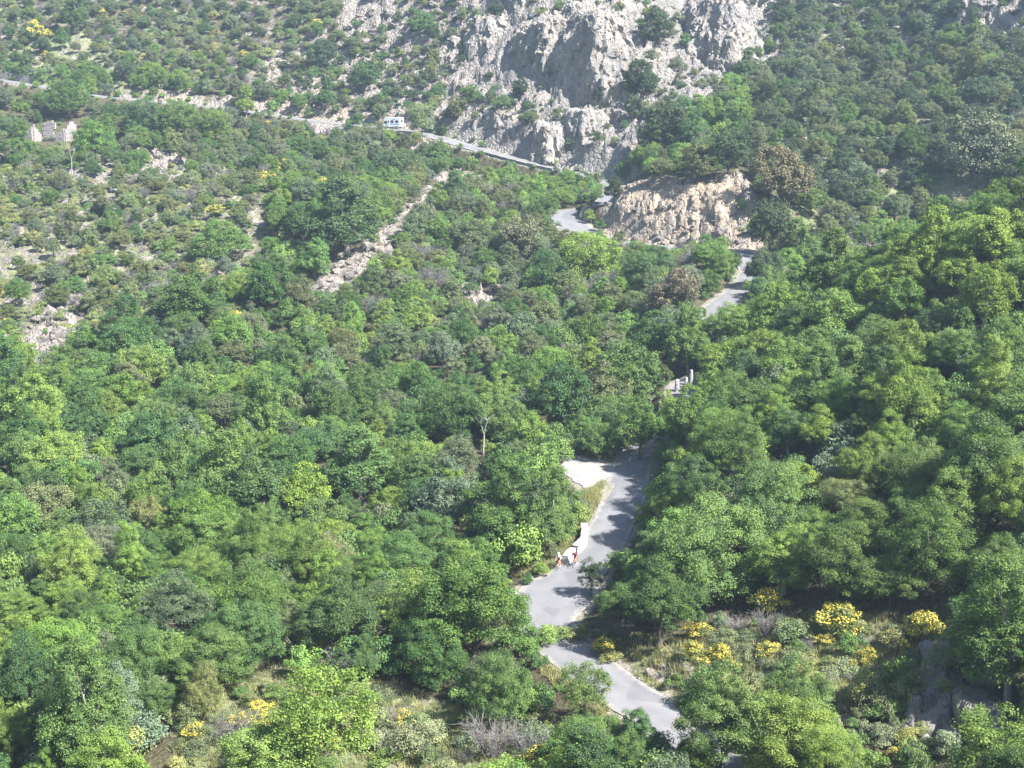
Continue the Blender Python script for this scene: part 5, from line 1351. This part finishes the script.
def cyclist(u, v, yaw, jersey, helmet, frame, shorts, plabel, blabel, standing=False):
    p = ground_at(u, v)[0]; z = float(height(p[0], p[1])) + .085
    bike = empty('bicycle', (p[0], p[1], z), yaw, blabel, 'bicycle')
    for x in (-.5, .5):                          # wheels; x is forward
        bm = bmesh.new(); ring(bm, .325, .016); w = bm_obj('wheel', bm, 'black', bike, (x, 0, .34), 0, True)
        bm = bmesh.new(); ring(bm, .30, .012); bm_obj('rim', bm, 'steel', w, (0, 0, 0), 0, True)
        sp = [([(0, (-1) ** i * .02, 0), (.3 * math.cos(a), 0, .3 * math.sin(a))], [.002, .002]) for i, a in enumerate(np.linspace(0, 6.283, 19)[:-1])]
        sp.append(([(0, -.05, 0), (0, .05, 0)], [.018, .018])); tube_obj('spokes', sp, 'steel', w)
    B, S, Hd, Ht = (-.08, 0, .28), (-.2, 0, .86), (.36, 0, .80), (.385, 0, .70)
    tube_obj('frame', [([B, S], [.017, .016]), ([B, Ht], [.021, .019]), ([(-.185, 0, .80), Hd], [.016, .016]), ([Hd, Ht], [.02, .02]), ([B, (-.5, .05, .34)], [.011, .009]), ([B, (-.5, -.05, .34)], [.011, .009]),
                       ([(-.185, 0, .80), (-.5, .05, .34)], [.009, .008]), ([(-.185, 0, .80), (-.5, -.05, .34)], [.009, .008])], frame, bike)
    tube_obj('fork', [([Ht, (.41, .05, .62), (.5, .05, .34)], [.015, .013, .009]), ([Ht, (.41, -.05, .62), (.5, -.05, .34)], [.015, .013, .009])], frame, bike)
    tube_obj('handlebar', [([Hd, (.37, 0, .86), (.44, 0, .87)], [.014, .014, .014]), ([(.44, -.2, .87), (.44, .2, .87)], [.013, .013])] + [([(.44, s * .2, .87), (.52, s * .21, .87), (.54, s * .21, .80), (.46, s * .21, .745)], [.013, .014, .013, .013]) for s in (-1, 1)], 'black', bike)
    bm = bmesh.new(); ellipsoid(bm, (-.22, 0, .885), (.14, .065, .03)); ellipsoid(bm, (-.08, 0, .885), (.1, .025, .022)); bm_obj('saddle', bm, 'black', bike, (0, 0, 0), 0, True)
    bm = bmesh.new(); ring(bm, .085, .006, (-.08, .05, .28), 24, 6); ck = bm_obj('crankset', bm, 'steel', bike, (0, 0, 0), 0, True)
    PF, PB = Vector((.06, .12, .19)), Vector((-.22, -.12, .37))
    tube_obj('pedal', [([(-.08, .06, .28), (.06, .075, .19)], [.011, .01]), ([(.06, .06, .19), (.06, .16, .19)], [.016, .016])], 'steel', bike)
    tube_obj('pedal', [([(-.08, -.06, .28), (-.22, -.075, .37)], [.011, .01]), ([(-.22, -.06, .37), (-.22, -.16, .37)], [.016, .016])], 'steel', bike)
    # rider
    per = empty('person', (p[0], p[1], z), yaw, plabel, 'person')
    hip = Vector((-.19, 0, .98)); chest = Vector((.13, 0, 1.30)); neck = Vector((.20, 0, 1.43)); head = Vector((.27, 0, 1.56))
    if standing: hip += Vector((.05, 0, .05)); 
    def legs(bm, r=1.0, lo=1.0):
        for s, ped in ((1, PF), (-1, PB)):
            h = hip + Vector((.02, s * .085, -.02)); an = ped + Vector((-.05, 0, .09)); mid = (h + an) / 2; dist = (an - h).length; bend = math.sqrt(max(.42 ** 2 - (dist / 2) ** 2, .0025))
            dirn = Vector((an.z - h.z, 0, -(an.x - h.x))).normalized(); dirn = dirn if dirn.x > 0 else -dirn; kn = mid + dirn * bend
            if lo >= 1: capsule_chain(bm, [h, kn, an], [.085 * r, .058 * r, .038 * r]); capsule_chain(bm, [an, ped + Vector((.09, 0, .035))], [.038, .026])
            else: capsule_chain(bm, [h, h.lerp(kn, .75)], [.085 * r, .066 * r])
    def arms(bm, r=1.0, full=True):
        for s in (-1, 1):
            sh = chest + Vector((.01, s * .175, .04)); ha = Vector((.49, s * .21, .905)); el = (sh + ha) / 2 + Vector((-.05, s * .05, -.03))
            if full:
                capsule_chain(bm, [sh, el, ha + Vector((-.06, 0, .03))], [.05 * r, .038 * r, .026 * r]); capsule_chain(bm, [ha + Vector((-.06, 0, .03)), ha + Vector((.0, 0, .005))], [.026, .03])
                for f in range(4):                       # fingers closed round the brake hood
                    b0 = ha + Vector((.005 + .012 * f, 0, .005)); ln = (.9, 1.05, 1.0, .78)[f]
                    capsule_chain(bm, [b0, b0 + Vector((.012, s * .032, .004)), b0 + Vector((.012, s * .04 * ln, -.03 * ln)), b0 + Vector((.008, s * .02, -.055 * ln))], [.011, .0095, .009, .008], 8)
                capsule_chain(bm, [ha + Vector((-.02, -s * .012, 0)), ha + Vector((.012, -s * .034, -.004)), ha + Vector((.03, -s * .03, -.03))], [.012, .011, .009], 8)
            else: capsule_chain(bm, [sh, sh.lerp(el, .62)], [.057 * r, .05 * r])
    def torso(bm, g=0.0):
        capsule_chain(bm, [hip + Vector((.02, 0, .02)), hip.lerp(chest, .5) + Vector((-.035, 0, .03)), chest], [.125 + g, .125 + g, .14 + g], 16)
        for s in (-1, 1): capsule_chain(bm, [hip + Vector((0, s * .06, .0)), hip.lerp(chest, .5) + Vector((-.03, s * .05, .02)), chest + Vector((0, s * .09, .02)), chest + Vector((.01, s * .16, .035))], [.11 + g, .10 + g, .105 + g, .062 + g])
    def body(bm):
        torso(bm); legs(bm); arms(bm); capsule_chain(bm, [chest + Vector((.04, 0, .08)), neck, head + Vector((-.03, 0, -.03))], [.075, .058, .056])
        ellipsoid(bm, head, (.098, .077, .115)); ellipsoid(bm, head + Vector((.05, 0, -.06)), (.055, .05, .06)); ellipsoid(bm, head + Vector((.105, 0, -.012)), (.022, .014, .024))
        for s in (-1, 1): ellipsoid(bm, head + Vector((-.005, s * .078, -.005)), (.02, .012, .032)); 
        ellipsoid(bm, head + Vector((.088, 0, -.062)), (.016, .028, .008))
    fused('body', body, 'skin', per, .009)
    fused('jersey', lambda bm: (torso(bm, .012), arms(bm, 1.08, False)), jersey, per, .014)
    def sh(bm):
        ellipsoid(bm, hip + Vector((.0, 0, -.01)), (.15, .175, .125)); legs(bm, 1.12, .5)
    fused('shorts', sh, shorts, per, .014)
    def shoes(bm):
        for ped in (PF, PB): capsule_chain(bm, [ped + Vector((-.11, 0, .055)), ped + Vector((.02, 0, .042)), ped + Vector((.12, 0, .034))], [.042, .043, .034])
    fused('shoes', shoes, 'shoe', per, .012)
    bm = bmesh.new(); bmesh.ops.create_uvsphere(bm, u_segments=24, v_segments=16, radius=1); bmesh.ops.delete(bm, geom=[q for q in bm.verts if q.co.z < -.12], context='VERTS')
    for q in bm.verts: q.co = Vector((q.co.x * .135, q.co.y * .1, q.co.z * .105)) * (1 + .05 * math.sin(q.co.y * 18))
    h = bm_obj('helmet', bm, helmet, per, tuple(head + Vector((-.012, 0, .045))), 0, True)
    for s in (-1, 1):
        bm = bmesh.new(); ellipsoid(bm, (0, 0, 0), (.012, .033, .02)); bm_obj('sunglass_lens', bm, 'dark', per, tuple(head + Vector((.094, s * .036, .02))), s * .3, True)
cyclist(575,567,math.radians(-112),'red','white_cloth','red_frame','red','cyclist in crimson jersey and white helmet riding beside the white parapet','red road bicycle ridden by the cyclist beside the white parapet')
cyclist(559.5,569,math.radians(-118),'white_cloth','white_cloth','orange','dark','cyclist in white jersey on the outside, left of the crimson one','orange road bicycle ridden by the cyclist in white')
# ------------------------------------------------------------------ camera, sky, sun, air
cam_d = bpy.data.cameras.new('camera'); cam = bpy.data.objects.new('camera', cam_d); link(cam)
cam.location = (0, 0, CAMZ); cam.rotation_euler = (math.radians(90) - PITCH, 0, 0)
cam_d.sensor_fit = 'HORIZONTAL'; cam_d.angle = math.radians(40); cam_d.clip_end = 3000; cam_d.clip_start = .5
scene.camera = cam
world = bpy.data.worlds.new('World'); scene.world = world; world.use_nodes = True
nt = world.node_tree; nt.nodes.clear()
wo = nt.nodes.new('ShaderNodeOutputWorld'); bg = nt.nodes.new('ShaderNodeBackground'); sk = nt.nodes.new('ShaderNodeTexSky')
sun_dir = Vector((.85 * math.cos(SUN_EL), -.53 * math.cos(SUN_EL), math.sin(SUN_EL))).normalized()
sk.sky_type = 'NISHITA'; sk.sun_disc = False; sk.sun_elevation = SUN_EL; sk.sun_rotation = math.atan2(sun_dir.x, sun_dir.y)
bg.inputs['Strength'].default_value = .068
nt.links.new(sk.outputs[0], bg.inputs[0]); nt.links.new(bg.outputs[0], wo.inputs[0])
ld = bpy.data.lights.new('sun', 'SUN'); ld.energy = 5.0; ld.angle = math.radians(.53); ld.color = (1, .975, .94)
lo = bpy.data.objects.new('sun', ld); link(lo); lo.rotation_euler = (-sun_dir).to_track_quat('-Z', 'Y').to_euler()
lo.location = (100, -60, 200)
def haze_box(density):
    bm = bmesh.new(); bmesh.ops.create_cube(bm, size=1)
    x0, x1, y0, y1, z0, z1 = -420, 420, -60, 760, float(GZ.min()) - 1, float(max(GZ.max() + 14, CAMZ + 3))
    for v in bm.verts: v.co = ((x0 + x1) / 2 + v.co.x * (x1 - x0), (y0 + y1) / 2 + v.co.y * (y1 - y0), (z0 + z1) / 2 + v.co.z * (z1 - z0))
    me = bpy.data.meshes.new('haze'); bm.to_mesh(me); bm.free()
    m, nt, out = new_mat('pale_air'); v = N(nt, 'ShaderNodeVolumePrincipled'); v.inputs['Color'].default_value = (.60, .79, 1, 1)
    v.inputs['Density'].default_value = density; v.inputs['Anisotropy'].default_value = .2
    L(nt, v.outputs[0], out.inputs['Volume']); me.materials.append(m)
    o = ob('haze', me); tag(o, 'thin pale blue haze in the air over the whole valley', 'haze', kind='stuff'); return o
HAZE = .00025
haze_box(HAZE)
vs = scene.view_settings; scene.display_settings.display_device = 'sRGB'
vs.view_transform = 'Standard'; vs.look = 'None'; vs.exposure = 1.82; vs.gamma = 1; vs.use_curve_mapping = False
scene.render.engine = 'CYCLES'; scene.cycles.max_bounces = 6; scene.cycles.diffuse_bounces = 3; scene.cycles.transmission_bounces = 3; scene.cycles.volume_bounces = 0
scene.cycles.use_denoising = True; scene.cycles.pixel_filter_type = 'BLACKMAN_HARRIS'; scene.cycles.filter_width = 1.5
